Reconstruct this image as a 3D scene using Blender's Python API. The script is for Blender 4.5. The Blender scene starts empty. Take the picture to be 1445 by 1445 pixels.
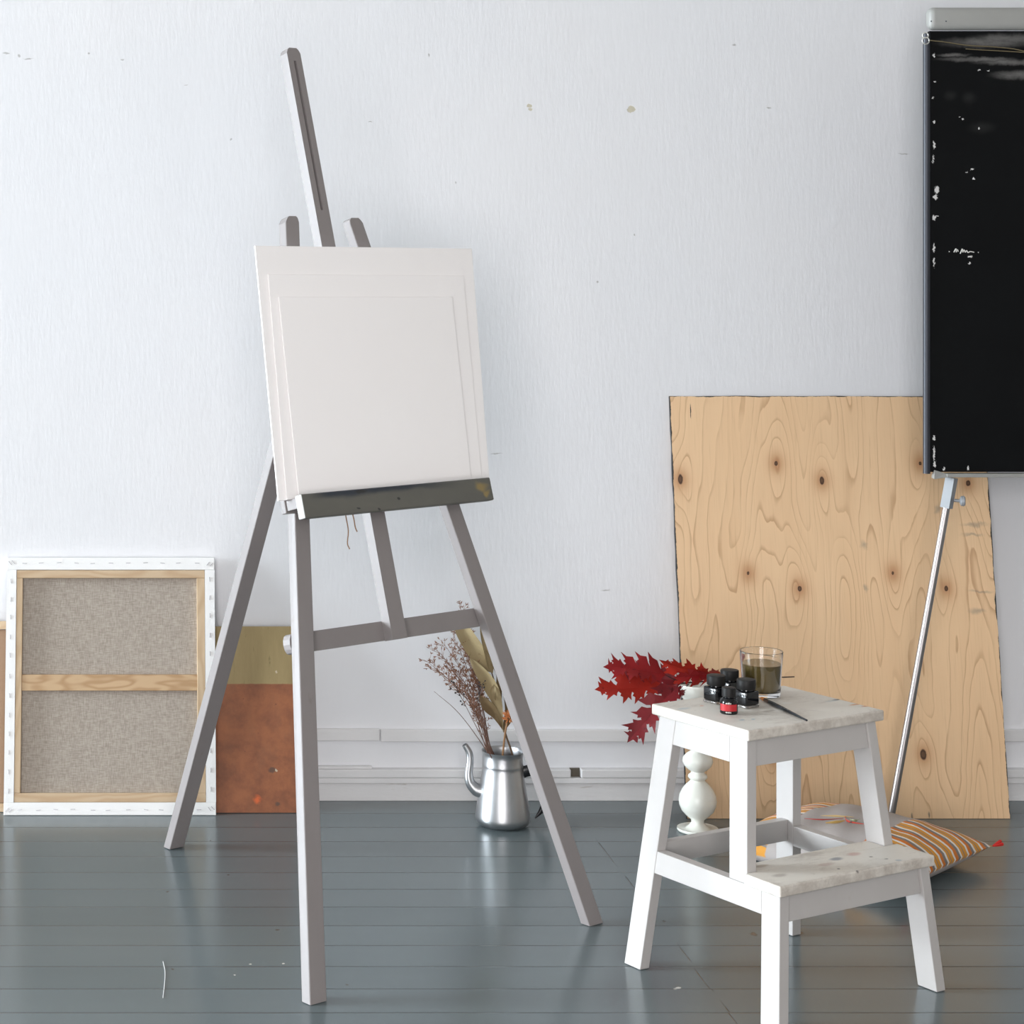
import bpy, bmesh, math, random
from mathutils import Vector, Matrix, Euler
random.seed(7)
PI = math.pi
COL = bpy.context.scene.collection
F, CX, HY, H = 2850.0, 205.0, 360.0, 1.356      # focal length, principal point and eye height read off the photograph
WALL = 5.03

def P(u, v, Y):
    return Vector(((u - CX) * Y / F, Y, H - (v - HY) * Y / F))
def PZ(u, v, z):
    return P(u, v, (H - z) * F / (v - HY))

# ------------------------------------------------------------------ objects
def obj(name, bm, mat, parent=None, smooth=False, loc=None, rot=None, angle=40):
    me = bpy.data.meshes.new(name)
    bmesh.ops.recalc_face_normals(bm, faces=bm.faces)
    bm.to_mesh(me); bm.free()
    for m in (mat if isinstance(mat, (list, tuple)) else [mat]):
        me.materials.append(m)
    if smooth:
        for p in me.polygons: p.use_smooth = True
        try: me.set_sharp_from_angle(angle=math.radians(angle))
        except Exception: pass
    o = bpy.data.objects.new(name, me); COL.objects.link(o)
    if parent: o.parent = parent
    if loc is not None: o.location = loc
    if rot is not None: o.rotation_euler = rot
    return o
def tag(o, label, cat, group=None):
    o['label'] = label; o['category'] = cat
    if group: o['group'] = group
    return o
def thing(name, label, cat, loc=(0, 0, 0), rot=(0, 0, 0), group=None):
    o = bpy.data.objects.new(name, None); COL.objects.link(o)
    o.empty_display_size = .05
    o.location = loc; o.rotation_euler = rot
    return tag(o, label, cat, group)
def struct(name, bm, mat, parent=None):
    o = obj(name, bm, mat, parent)
    if parent is None: o['kind'] = 'structure'
    return o
def plabel(o, label):
    o['label'] = label; return o

# ------------------------------------------------------------------ shapes
def bevel_all(bm, geom_verts, off, seg=2):
    es = {e for v in geom_verts for e in v.link_edges}
    bmesh.ops.bevel(bm, geom=list(es), offset=off, segments=seg, profile=.5, affect='EDGES', clamp_overlap=True)
def hexa(bm, pts, bev=0, seg=2, mi=0):
    """pts: 4 bottom (ccw) then 4 top"""
    vs = [bm.verts.new(p) for p in pts]
    fs = [bm.faces.new([vs[i] for i in q]) for q in
          ((3, 2, 1, 0), (4, 5, 6, 7), (0, 1, 5, 4), (1, 2, 6, 5), (2, 3, 7, 6), (3, 0, 4, 7))]
    for f in fs: f.material_index = mi
    if bev: bevel_all(bm, vs, bev, seg)
    return vs
def box(bm, x0, x1, y0, y1, z0, z1, bev=0, seg=2, mi=0):
    return hexa(bm, [(x0, y0, z0), (x1, y0, z0), (x1, y1, z0), (x0, y1, z0),
                     (x0, y0, z1), (x1, y0, z1), (x1, y1, z1), (x0, y1, z1)], bev, seg, mi)
def boxbm(*a, **k):
    bm = bmesh.new(); box(bm, *a, **k); return bm
def lathe(bm, prof, seg=48, cx=0, cy=0, cap0=True, cap1=True):
    rings = []
    for r, z in prof:
        if r < 1e-6:
            rings.append([bm.verts.new((cx, cy, z))])
        else:
            rings.append([bm.verts.new((cx + r * math.cos(2 * PI * i / seg), cy + r * math.sin(2 * PI * i / seg), z)) for i in range(seg)])
    for a, b in zip(rings, rings[1:]):
        for i in range(seg):
            j = (i + 1) % seg
            if len(a) == 1 and len(b) == 1: continue
            if len(a) == 1: bm.faces.new((a[0], b[i], b[j]))
            elif len(b) == 1: bm.faces.new((a[i], a[j], b[0]))
            else: bm.faces.new((a[i], a[j], b[j], b[i]))
    if cap0 and len(rings[0]) > 1: bm.faces.new(rings[0][::-1])
    if cap1 and len(rings[-1]) > 1: bm.faces.new(rings[-1])
    return bm
def spline(pts, n):
    pts = [Vector(p) for p in pts]
    if len(pts) == 2: return [pts[0].lerp(pts[1], i / n) for i in range(n + 1)]
    out = []
    m = len(pts) - 1
    for k in range(n + 1):
        t = k / n * m; i = min(int(t), m - 1); f = t - i
        p0 = pts[i - 1] if i > 0 else pts[0] * 2 - pts[1]
        p1, p2 = pts[i], pts[i + 1]
        p3 = pts[i + 2] if i + 2 <= m else pts[m] * 2 - pts[m - 1]
        out.append(.5 * (2 * p1 + (p2 - p0) * f + (2 * p0 - 5 * p1 + 4 * p2 - p3) * f * f + (3 * p1 - p0 - 3 * p2 + p3) * f ** 3))
    return out
def lerp_list(vals, t):
    if not isinstance(vals, (list, tuple)): return vals
    k = t * (len(vals) - 1); i = min(int(k), len(vals) - 2)
    return vals[i] + (vals[i + 1] - vals[i]) * (k - i)
def tube(bm, pts, rad, seg=8, n=None, flat=1.0, mi=0):
    path = spline(pts, n) if n else [Vector(p) for p in pts]
    m = len(path) - 1
    rings = []; ref = None
    for i, p in enumerate(path):
        d = (path[min(i + 1, m)] - path[max(i - 1, 0)]).normalized()
        if ref is None: ref = Vector((0, 1, 0)) if abs(d.y) < .8 else Vector((1, 0, 0))
        a = d.cross(ref).normalized(); b = d.cross(a).normalized()
        r = lerp_list(rad, i / m)
        rings.append([bm.verts.new(p + a * r * math.cos(2 * PI * k / seg) + b * r * flat * math.sin(2 * PI * k / seg)) for k in range(seg)])
    for a, b in zip(rings, rings[1:]):
        for k in range(seg):
            j = (k + 1) % seg
            bm.faces.new((a[k], a[j], b[j], b[k])).material_index = mi
    bm.faces.new(rings[0][::-1]).material_index = mi; bm.faces.new(rings[-1]).material_index = mi
    return bm

# ------------------------------------------------------------------ materials
def lin(c):
    f = lambda x: x / 12.92 if x <= .04045 else ((x + .055) / 1.055) ** 2.4
    return tuple(f(x / 255) for x in c) + (1.0,)
class NB:
    def __init__(s, name, rough=.5, metal=0.0, col=(.5, .5, .5, 1)):
        s.m = bpy.data.materials.new(name); s.m.use_nodes = True
        s.t = s.m.node_tree; s.n = s.t.nodes
        s.b = s.n['Principled BSDF']
        s.set('Roughness', rough); s.set('Metallic', metal); s.set('Base Color', col)
        s._obj = None
    def link(s, v, sock):
        if isinstance(v, bpy.types.NodeSocket): s.t.links.new(v, sock)
        elif v is not None:
            try: sock.default_value = v
            except Exception:
                sock.default_value = (v,) * 3 if not hasattr(v, '__len__') else tuple(v)[:3]
    def set(s, k, v): s.link(v, s.b.inputs[k]); return s
    def obj(s):
        if s._obj is None: s._obj = s.n.new('ShaderNodeTexCoord').outputs['Object']
        return s._obj
    def math(s, op, a, b=None, c=None, clamp=False):
        n = s.n.new('ShaderNodeMath'); n.operation = op; n.use_clamp = clamp
        s.link(a, n.inputs[0])
        if b is not None: s.link(b, n.inputs[1])
        if c is not None: s.link(c, n.inputs[2])
        return n.outputs[0]
    def vmath(s, op, a, b=None):
        n = s.n.new('ShaderNodeVectorMath'); n.operation = op
        s.link(a, n.inputs[0])
        if b is not None: s.link(b, n.inputs[1])
        return n.outputs['Value'] if op in ('LENGTH', 'DOT_PRODUCT', 'DISTANCE') else n.outputs['Vector']
    def sep(s, v):
        n = s.n.new('ShaderNodeSeparateXYZ'); s.link(v, n.inputs[0]); return n.outputs
    def comb(s, x, y, z):
        n = s.n.new('ShaderNodeCombineXYZ')
        for v, i in zip((x, y, z), n.inputs): s.link(v, i)
        return n.outputs[0]
    def noise(s, vec=None, scale=5, detail=2, rough=.5, dist=0, color=False, stretch=None):
        vec = s.obj() if vec is None else vec
        if stretch: vec = s.vmath('MULTIPLY', vec, stretch)
        n = s.n.new('ShaderNodeTexNoise')
        s.link(vec, n.inputs['Vector']); n.inputs['Scale'].default_value = scale
        n.inputs['Detail'].default_value = detail; n.inputs['Roughness'].default_value = rough; n.inputs['Distortion'].default_value = dist
        return n.outputs['Color' if color else 'Fac']
    def white(s, v):
        n = s.n.new('ShaderNodeTexWhiteNoise'); n.noise_dimensions = '1D'; s.link(v, n.inputs['W']); return n.outputs['Value']
    def step(s, v, lo, hi):
        n = s.n.new('ShaderNodeMapRange'); n.interpolation_type = 'SMOOTHSTEP'; s.link(v, n.inputs[0])
        n.inputs[1].default_value = lo; n.inputs[2].default_value = hi
        if hi < lo:
            n.inputs[1].default_value = hi; n.inputs[2].default_value = lo; n.inputs[3].default_value = 1; n.inputs[4].default_value = 0
        return n.outputs[0]
    def mix(s, f, a, b, mode='MIX'):
        n = s.n.new('ShaderNodeMix'); n.data_type = 'RGBA'; n.blend_type = mode
        s.link(f, n.inputs['Factor']); s.link(a, n.inputs[6]); s.link(b, n.inputs[7])
        return n.outputs[2]
    def mixf(s, f, a, b):
        n = s.n.new('ShaderNodeMix'); n.data_type = 'FLOAT'
        s.link(f, n.inputs[0]); s.link(a, n.inputs[2]); s.link(b, n.inputs[3]); return n.outputs[0]
    def ramp(s, v, stops, interp='LINEAR'):
        n = s.n.new('ShaderNodeValToRGB'); s.link(v, n.inputs[0]); cr = n.color_ramp; cr.interpolation = interp
        while len(cr.elements) < len(stops): cr.elements.new(.5)
        for e, (p, c) in zip(cr.elements, stops): e.position = p; e.color = c
        return n.outputs[0]
    def bump(s, h, strength=.3, dist=.01):
        n = s.n.new('ShaderNodeBump'); n.inputs['Strength'].default_value = strength; n.inputs['Distance'].default_value = dist
        s.link(h, n.inputs['Height']); s.set('Normal', n.outputs[0]); return s
    def spots(s, vec, lst):
        """smallest normalised distance to any of the ellipses (centre, radii)"""
        acc = None
        for c, r in lst:
            d = s.vmath('LENGTH', s.vmath('MULTIPLY', s.vmath('SUBTRACT', vec, c), tuple(1 / x for x in r)))
            acc = d if acc is None else s.math('MINIMUM', acc, d)
        return acc
    def warp(s, vec, scale, amt):
        nz = s.noise(vec, scale, 3, .6, color=True)
        off = s.vmath('MULTIPLY', s.vmath('SUBTRACT', nz, (.5, .5, .5)), (amt,) * 3)
        return s.vmath('ADD', vec, off)

def m_wall():
    k = NB('wall_paint', .75)
    o = k.obj()
    c = k.mix(k.noise(o, 1.3, 3), lin((219, 221, 226)), lin((228, 227, 229)))
    w = k.warp(o, 60, .012)
    chip = []
    for u, v, ru, rv in ((891, 154, 6, 5.5), (747, 149, 4, 3), (749, 154, 3, 2)):
        p = P(u, v, WALL); s = WALL / F
        chip.append((tuple(p), (ru * s, .1, rv * s)))
    d = k.spots(w, chip)
    c = k.mix(k.step(d, 1.0, .8), c, lin((196, 190, 172)))
    dark = []
    for u, v, ru, rv in ((27, 79, 3, 3), (9, 75, 6, 1.6), (40, 83, 8, 1.2), (124, 75, 2, 1.5), (173, 84, 3, 1.5), (326, 197, 1.5, 1.5), (263, 120, 4, 1),
                         (605, 78, 1.5, 3), (522, 172, 4, 1), (643, 257, 1.5, 1.5), (896, 331, 1.2, 2.5), (1036, 64, 4, 1.5), (1275, 217, 9, 1.3),
                         (855, 833, 8, 1.4), (700, 640, 10, 1.0), (843, 398, 2, 2), (1085, 152, 5, 1)):
        p = P(u, v, WALL); s = WALL / F
        dark.append((tuple(p), (ru * s, .1, rv * s)))
    d2 = k.spots(w, dark)
    c = k.mix(k.math('MULTIPLY', k.step(d2, 1.1, .3), .55), c, lin((120, 115, 108)))
    k.set('Base Color', c)
    h = k.math('ADD', k.noise(o, 3.0, 4, .55, stretch=(1.3, 1, .8)), k.math('MULTIPLY', k.noise(o, 60, 3, .6, stretch=(2, 1, .4)), .22))
    cr = k.step(k.noise(k.warp(o, 2.5, .35), 5, 2, .5, stretch=(1, 1, .28)), .70, .74)
    h = k.math('ADD', h, k.math('MULTIPLY', cr, .12))
    h = k.math('SUBTRACT', h, k.math('MULTIPLY', k.step(d, 1.0, .8), .25))
    k.bump(h, .17, .010)
    return k.m
def m_trim():
    k = NB('skirting_paint', .6)
    o = k.obj()
    c = k.mix(k.noise(o, 4, 4), lin((206, 206, 208)), lin((224, 222, 222)))
    c = k.mix(k.step(k.noise(o, 14, 4, .7, stretch=(.3, 1, 3)), .66, .74), c, lin((165, 155, 145)))
    k.set('Base Color', c)
    k.bump(k.noise(o, 30, 4, .6, stretch=(.3, 1, 1)), .3, .006)
    return k.m
def m_floor():
    k = NB('painted_floorboards', .22)
    o = k.obj(); x, y, z = k.sep(o)
    t = k.math('DIVIDE', k.math('SUBTRACT', y, 3.615), .1172)
    idx = k.math('FLOOR', t); fr = k.math('FRACT', t)
    wob = k.math('MULTIPLY', k.math('SUBTRACT', k.noise(o, 6, 2), .5), .012)
    fr2 = k.math('ADD', fr, wob)
    e = k.math('MINIMUM', fr2, k.math('SUBTRACT', 1.0, fr2))
    gap = k.step(e, .020, .004)
    sx = k.math('ABSOLUTE', k.math('SUBTRACT', x, k.math('ADD', 1.046, k.math('MULTIPLY', k.math('SUBTRACT', k.white(idx), .5), .006))))
    gap2 = k.math('MULTIPLY', k.step(sx, .0022, .0006), k.step(k.noise(o, 6, 2), .46, .60))
    g = k.math('MAXIMUM', gap, gap2)
    tone = k.math('ADD', k.math('MULTIPLY', k.white(idx), .35), k.math('MULTIPLY', k.noise(o, 2.2, 4, .6, stretch=(.6, 2, 1)), .65))
    c = k.mix(tone, lin((88, 98, 101)), lin((101, 111, 114)))
    dust = k.step(k.noise(o, 38, 5, .75), .68, .80)
    c = k.mix(k.math('MULTIPLY', dust, .16), c, lin((190, 185, 175)))
    sp = k.warp(o, 40, .02)
    marks = [(tuple(PZ(u, v, 0)), (r * .0014, r * .0022, .1)) for u, v, r in ((297, 1186, 3), (236, 1258, 3), (243, 1368, 2.5), (322, 1234, 2), (440, 1344, 2),
             (938, 1300, 3), (1063, 1318, 6), (1090, 1316, 8), (1130, 1317, 5), (390, 1312, 3), (490, 1390, 3))]
    c = k.mix(k.math('MULTIPLY', k.step(k.spots(sp, marks), 1.1, .5), .7), c, lin((70, 58, 48)))
    chips = [(tuple(PZ(u, v, 0)), (r * .0016, r * .0016, .1)) for u, v, r in ((956, 1394, 4), (951, 1395, 3), (398, 1360, 2), (355, 1360, 1.6), (332, 1376, 1.4))]
    c = k.mix(k.step(k.spots(sp, chips), 1.1, .6), c, lin((205, 205, 200)))
    c = k.mix(k.math('MULTIPLY', g, .8), c, lin((38, 42, 44)))
    k.set('Base Color', c)
    k.set('Roughness', k.math('ADD', .15, k.math('MULTIPLY', k.noise(o, 5, 4, .6), .13)))
    h = k.math('SUBTRACT', k.math('MULTIPLY', k.noise(o, 8, 3, .5, stretch=(.5, 1.5, 1)), .16), k.math('MULTIPLY', g, .6))
    cup = k.math('MULTIPLY', k.math('MULTIPLY', k.math('SUBTRACT', fr, .5), k.math('SUBTRACT', fr, .5)), 1.0)
    h = k.math('ADD', h, k.math('MULTIPLY', cup, .5))
    h = k.math('ADD', h, k.math('MULTIPLY', k.noise(o, 160, 2, .5), .012))
    k.bump(h, .28, .006)
    return k.m
def m_paint(name, a, b, dirt=(150, 140, 130), amt=.35, rough=.5, sc=6, grain=(1, 1, .12), thr=.6):
    k = NB(name, rough)
    o = k.obj()
    c = k.mix(k.noise(o, sc, 4, .6, stretch=grain), lin(a), lin(b))
    d = k.step(k.noise(o, sc * 4, 5, .7, stretch=(1, 1, .35)), thr, thr + .14)
    c = k.mix(k.math('MULTIPLY', d, amt), c, lin(dirt))
    k.set('Base Color', c)
    k.bump(k.noise(o, sc * 12, 3, .6, stretch=grain), .15, .003)
    return k.m
def m_plain(name, c, rough=.5, metal=0, bump=0, bs=80, var=0):
    k = NB(name, rough, metal, lin(c))
    if var:
        k.set('Base Color', k.mix(k.noise(None, 9, 4, .6), lin([max(0, x - var) for x in c]), lin([min(255, x + var) for x in c])))
    if bump: k.bump(k.noise(None, bs, 3), bump, .002)
    return k.m

# ------------------------------------------------------------------ setting
RX0, RX1, RY0, RZ = -8.0, 4.5, -2.2, 3.3
M_WALL = m_wall(); M_TRIM = m_trim(); M_FLOOR = m_floor()
M_ROOM = m_plain('room_plaster', (166, 161, 154), .8, var=4)
M_CEIL = m_plain('ceiling_plaster', (196, 192, 186), .85, var=3)
struct('floor', boxbm(RX0 - .2, RX1 + .2, RY0 - .2, WALL + .2, -.12, 0), M_FLOOR)
struct('ceiling', boxbm(RX0 - .2, RX1 + .2, RY0 - .2, WALL + .2, RZ, RZ + .12), M_CEIL)
struct('wall_back', boxbm(RX0 - .2, RX1 + .2, WALL, WALL + .2, 0, RZ), M_WALL)
struct('wall_right', boxbm(RX1, RX1 + .2, RY0 - .2, WALL, 0, RZ), M_ROOM)
WIN_LEFT = [(2.85, 4.85)]           # windows along the left wall (Y ranges)
WZ0, WZ1 = .2, 3.0
bm = bmesh.new()
ys = [RY0 - .2] + [v for w in sorted(WIN_LEFT) for v in w] + [WALL]
for i in range(0, len(ys), 2): box(bm, RX0 - .2, RX0, ys[i], ys[i + 1], 0, RZ)
for a, b_ in WIN_LEFT:
    box(bm, RX0 - .2, RX0, a, b_, 0, WZ0); box(bm, RX0 - .2, RX0, a, b_, WZ1, RZ)
struct('wall_left', bm, M_ROOM)
WF = (-2.2, .6)                                   # made-up window behind the camera, added to let in fill light (X range)
bm = bmesh.new()
box(bm, RX0, WF[0], RY0 - .2, RY0, 0, RZ); box(bm, WF[1], RX1, RY0 - .2, RY0, 0, RZ)
box(bm, WF[0], WF[1], RY0 - .2, RY0, 0, WZ0); box(bm, WF[0], WF[1], RY0 - .2, RY0, WZ1, RZ)
struct('wall_front', bm, M_ROOM)
M_WFRAME = m_plain('window_paint', (235, 235, 232), .45)
def winframe(name, a, b_, axis):
    bm = bmesh.new(); t = .05
    def bx(p0, p1, z0, z1):
        if axis == 'x': box(bm, RX0 - .13, RX0 - .07, p0, p1, z0, z1)
        else: box(bm, p0, p1, RY0 - .13, RY0 - .07, z0, z1)
    bx(a, a + t, WZ0, WZ1); bx(b_ - t, b_, WZ0, WZ1); bx(a + t, b_ - t, WZ0, WZ0 + t); bx(a + t, b_ - t, WZ1 - t, WZ1)
    m = (a + b_) / 2; bx(m - .03, m + .03, WZ0 + t, WZ1 - t)
    bx(a + t, m - .03, 2.2, 2.25); bx(m + .03, b_ - t, 2.2, 2.25)
    struct(name, bm, M_WFRAME)
winframe('window_1', *WIN_LEFT[0], 'x'); winframe('fill_window', *WF, 'y')

# skirting: a low board, a ledge moulding with a notch, and a flat strip above
struct('baseboard_back', boxbm(RX0, RX1, WALL - .012, WALL + .01, 0, .0445, bev=.001), M_TRIM)
bm = bmesh.new()
nx0, nx1 = P(807, 1097, 5).x, P(821, 1097, 5).x
box(bm, RX0, RX1, WALL - .020, WALL + .01, .0445, .0585, bev=.002)
box(bm, RX0, nx0, WALL - .022, WALL + .01, .0585, .080, bev=.003)
box(bm, nx1, RX1, WALL - .0225, WALL + .01, .0585, .080, bev=.003)
sx = P(526, 1088, 5).x
box(bm, RX0, sx, WALL - .014, WALL + .01, .080, .086, bev=.001)
t1 = struct('trim_1', bm, M_TRIM)
struct('notch', boxbm(nx0, nx1, WALL - .006, WALL + .005, .0586, .0795), m_plain('notch_shade', (92, 86, 76), .8), t1)  # dark colour stands in for the shade inside the notch
bm = bmesh.new()
sx = P(538, 1040, 5).x
box(bm, RX0, sx - .0012, WALL - .010, WALL + .01, .148, .178, bev=.002)
box(bm, sx + .0012, RX1, WALL - .0115, WALL + .01, .146, .176, bev=.002)
struct('trim_2', bm, M_TRIM)

# ------------------------------------------------------------------ easel
EYAW, ETILT = math.radians(35.6), math.radians(15.75)
M_EASEL = m_paint('worn_grey_easel_paint', (124, 118, 118), (142, 136, 135), dirt=(100, 84, 76), amt=.45, rough=.45, sc=5, thr=.62)
def m_lip():
    k = NB('paint_smeared_ledge', .45); o = k.obj(); x, y, z = k.sep(o)
    w = k.warp(o, 12, .05)
    c = k.mix(k.noise(w, 9, 3, .6, stretch=(.5, 1, 2)), lin((80, 80, 77)), lin((104, 102, 94)))
    c = k.mix(k.step(k.noise(w, 7, 2, .5, stretch=(.8, 1, 1.5)), .52, .68), c, lin((66, 76, 82)))
    top = k.step(k.math('ADD', z, k.math('MULTIPLY', k.noise(o, 11, 3), .02)), .906, .917)
    band = k.math('MULTIPLY', k.step(x, -.245, -.18), k.step(x, .20, .0))
    c = k.mix(k.math('MULTIPLY', k.math('MULTIPLY', top, band), .85), c, lin((34, 42, 56)))
    yel = k.spots(w, [((.228, -.07, .894), (.020, .1, .010)), ((.240, -.07, .884), (.012, .1, .008))])
    c = k.mix(k.math('MULTIPLY', k.step(yel, 1.2, .3), .6), c, lin((160, 135, 70)))
    dk = k.spots(w, [((.0, -.07, .887), (.004, .1, .004)), ((-.12, -.07, .872), (.004, .1, .003)), ((-.065, -.07, .871), (.004, .1, .003)), ((-.1, -.07, .908), (.02, .1, .006))])
    c = k.mix(k.step(dk, 1.1, .6), c, lin((45, 45, 45)))
    c = k.mix(k.step(x, -.2512, -.2528), c, lin((190, 190, 188)))
    k.set('Base Color', c); k.bump(k.noise(o, 50, 3, .6, stretch=(.2, 1, 1)), .2, .003)
    return k.m
M_LIP = m_lip()
M_SLOT = m_plain('slot_shade', (26, 23, 22), .7)
easel = thing('easel', 'tall worn grey-painted wooden studio easel holding blank white boards', 'easel', (.6085, 3.8745, 0), (-ETILT, 0, EYAW))
tanT = math.tan(ETILT)
YF, YB = -.0045, .0195                            # front and back of the leg layer (local y, minus is towards the viewer)
def eleg(x0, x1, lz1, w0, w1):
    bm = bmesh.new()
    b0 = lambda y: y * tanT + .0012
    d = (x1 - x0) / lz1
    pts = [(x0 - w0 / 2, YF, b0(YF)), (x0 + w0 / 2, YF, b0(YF)), (x0 + w0 / 2, YB, b0(YB)), (x0 - w0 / 2, YB, b0(YB))]
    ch = .013
    def ring(z, w, xs):
        return [(xs - w / 2, YF, z), (xs + w / 2, YF, z), (xs + w / 2, YB, z), (xs - w / 2, YB, z)]
    secs = [pts, ring(lz1 - ch, w1, x1 - d * ch), ring(lz1 - ch * .35, w1 - ch * .55, x1), ring(lz1, w1 - ch * 1.35, x1)]
    rows = [[bm.verts.new(p) for p in s] for s in secs]
    for a, b_ in zip(rows, rows[1:]):
        for i in range(4): bm.faces.new((a[i], a[(i + 1) % 4], b_[(i + 1) % 4], b_[i]))
    bm.faces.new(rows[0][::-1]); bm.faces.new(rows[-1])
    es = [e for e in bm.edges if abs((e.verts[0].co - e.verts[1].co).normalized().z) > .9]
    bmesh.ops.bevel(bm, geom=es, offset=.0022, segments=2, profile=.5, affect='EDGES')
    return bm
obj('leg', eleg(-.3650, -.0900, 1.491, .0395, .036), M_EASEL, easel)
obj('leg', eleg(.3720, .0800, 1.489, .0400, .037), M_EASEL, easel)
# mast with a long slot, standing in front of the crossbar
bm = bmesh.new()
def mast(bm):
    x0, x1, hw, z0, z1 = -.010, -.005, .0185, .618, 1.864
    s0, s1, sw = 1.505, 1.835, .0034
    xc = lambda z: x0 + (x1 - x0) * (z - z0) / (z1 - z0)
    def seg(xa, xb, za, zb, xa2=None, xb2=None):
        xa2 = xa if xa2 is None else xa2; xb2 = xb if xb2 is None else xb2
        hexa(bm, [(xc(za) + xa, YF, za), (xc(za) + xb, YF, za), (xc(za) + xb, YB, za), (xc(za) + xa, YB, za),
                  (xc(zb) + xa2, YF, zb), (xc(zb) + xb2, YF, zb), (xc(zb) + xb2, YB, zb), (xc(zb) + xa2, YB, zb)])
    seg(-hw - .001, hw + .001, z0, 1.35); seg(-hw, hw, 1.35, s0)
    seg(-hw, -sw, s0, s1); seg(sw, hw, s0, s1)
    seg(-hw, hw, s1, z1 - .012); seg(-hw, hw, z1 - .012, z1 - .004, -hw + .004, hw - .004); seg(-hw + .004, hw - .004, z1 - .004, z1, -hw + .009, hw - .009)
mast(bm)
bmesh.ops.remove_doubles(bm, verts=bm.verts, dist=1e-5)
mo = obj('mast', bm, M_EASEL, easel)
plabel(obj('slot_shade_strip', boxbm(-.0125, .0015, YB - .010, YB - .006, 1.50, 1.84), M_SLOT, mo), 'dark strip standing in for the shade inside the mast slot')  # near-black strip closing the through slot, in place of its shade
# crossbar behind the legs with rounded ends
bm = bmesh.new()
zc, hh = .6385, .019
prof = [(-.285 + .012 * (1 - math.cos(t)) , 0) for t in (0,)]
outl = []
for t in range(7): outl.append((-.259 - .010 * math.sin(PI * t / 6), zc + hh * math.cos(PI * t / 6)))
for t in range(7): outl.append((.246 + .010 * math.sin(PI * t / 6), zc - hh * math.cos(PI * t / 6)))
fa = [bm.verts.new((x, YB + .0005, z)) for x, z in outl]; fb = [bm.verts.new((x, YB + .0215, z)) for x, z in outl]
bm.faces.new(fa); bm.faces.new(fb[::-1])
for i in range(len(fa)): bm.faces.new((fa[i], fa[(i + 1) % len(fa)], fb[(i + 1) % len(fa)], fb[i]))
obj('crossbar', bm, M_EASEL, easel)
# rear leg, hinged high behind the mast
bm = bmesh.new()
def eloc(d, z):                                   # metres behind the front feet's midline, height  ->  local y, z
    return d * math.cos(ETILT) - z * math.sin(ETILT), d * math.sin(ETILT) + z * math.cos(ETILT)
d0, z0, d1, z1 = .925, .001, .405, 1.30
nx, nz = .93, .36
L = math.hypot(d1 - d0, z1 - z0); nd, nzz = (z1 - z0) / L, -(d1 - d0) / L
pts = []
for dd, zz, xo in ((d0, z0, -.006), (d1, z1, -.004)):
    for xs, s in ((-.0205, -1), (.0205, -1), (.0205, 1), (-.0205, 1)):
        e = .0115 * s / nd if zz < .01 else .0115 * s * nd
        z2 = zz if zz < .01 else zz + .0115 * s * nzz
        yy, z3 = eloc(dd + e, z2)
        pts.append((xo + xs, yy, z3))
hexa(bm, pts, .002)
obj('rear_leg', bm, M_EASEL, easel)
plabel(obj('hinge', boxbm(-.020, .012, YB + .0005, YB + .020, 1.31, 1.35, bev=.002), M_EASEL, easel), 'hinge block of the rear leg')
# tray: back plate, shelf, lip
tray = obj('tray', boxbm(-.2535, .2545, -.0185, YF - .0005, .884, .935, bev=.0015), M_EASEL, easel)
obj('shelf', boxbm(-.2500, .2520, -.0510, -.0190, .888, .9085, bev=.001), M_EASEL, tray)
plabel(obj('lip', boxbm(-.2535, .2545, -.0715, -.0515, .8655, .9125, bev=.0025), M_LIP, tray), 'front lip smeared with grey, blue and ochre paint')
# boards on the tray
M_BOARD = m_plain('white_primed_board', (252, 249, 249), .7, bump=.04, bs=220)
EM = Matrix.Translation(easel.location) @ easel.rotation_euler.to_matrix().to_4x4()
def eboard(name, label, c, y0, y1):
    bm = bmesh.new()
    (a, b_, c_, d) = c                            # BL BR TR TL in easel plane
    hexa(bm, [(a[0], y0, a[1]), (b_[0], y0, b_[1]), (b_[0], y1, b_[1]), (a[0], y1, a[1]),
              (d[0], y0, d[1]), (c_[0], y0, c_[1]), (c_[0], y1, c_[1]), (d[0], y1, d[1])], .0008, 2)
    o = obj(name, bm, M_BOARD, None, loc=easel.location, rot=easel.rotation_euler)
    return tag(o, label, 'canvas board', 'blank white boards stacked on the easel')
zb = .9092
eboard('canvas_board', 'largest blank white board at the back of the stack on the easel', ((-.2719, zb), (.2994, zb), (.3842, 1.417), (-.2182, 1.4219)), -.0240, -.0205)
eboard('canvas_board', 'middle-sized blank white board between the largest and smallest on the easel', ((-.2545, zb), (.2735, zb), (.3384, 1.355), (-.2016, 1.3613)), -.0285, -.0255)
eboard('canvas_board', 'smallest blank white board at the front of the stack on the easel', ((-.2283, zb), (.2372, zb), (.2864, 1.3067), (-.1897, 1.3128)), -.0345, -.0315)
# bits of twine under the tray
M_TWINE = m_plain('twine', (150, 118, 92), .9)
def ept(x, y, z): return EM @ Vector((x, y, z))
bm = bmesh.new()
tube(bm, [ept(-.128, -.045, .8865), ept(-.129, -.046, .86), ept(-.133, -.050, .835), ept(-.141, -.05, .812), ept(-.138, -.05, .800)], .0011, 6, 14)
tube(bm, [ept(-.113, -.045, .8865), ept(-.110, -.046, .86), ept(-.112, -.048, .842), ept(-.111, -.05, .832)], .0012, 6, 12)
tag(obj('twine_strand', bm, M_TWINE, smooth=True), 'brown twine ends hanging below the easel tray', 'twine')

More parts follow.
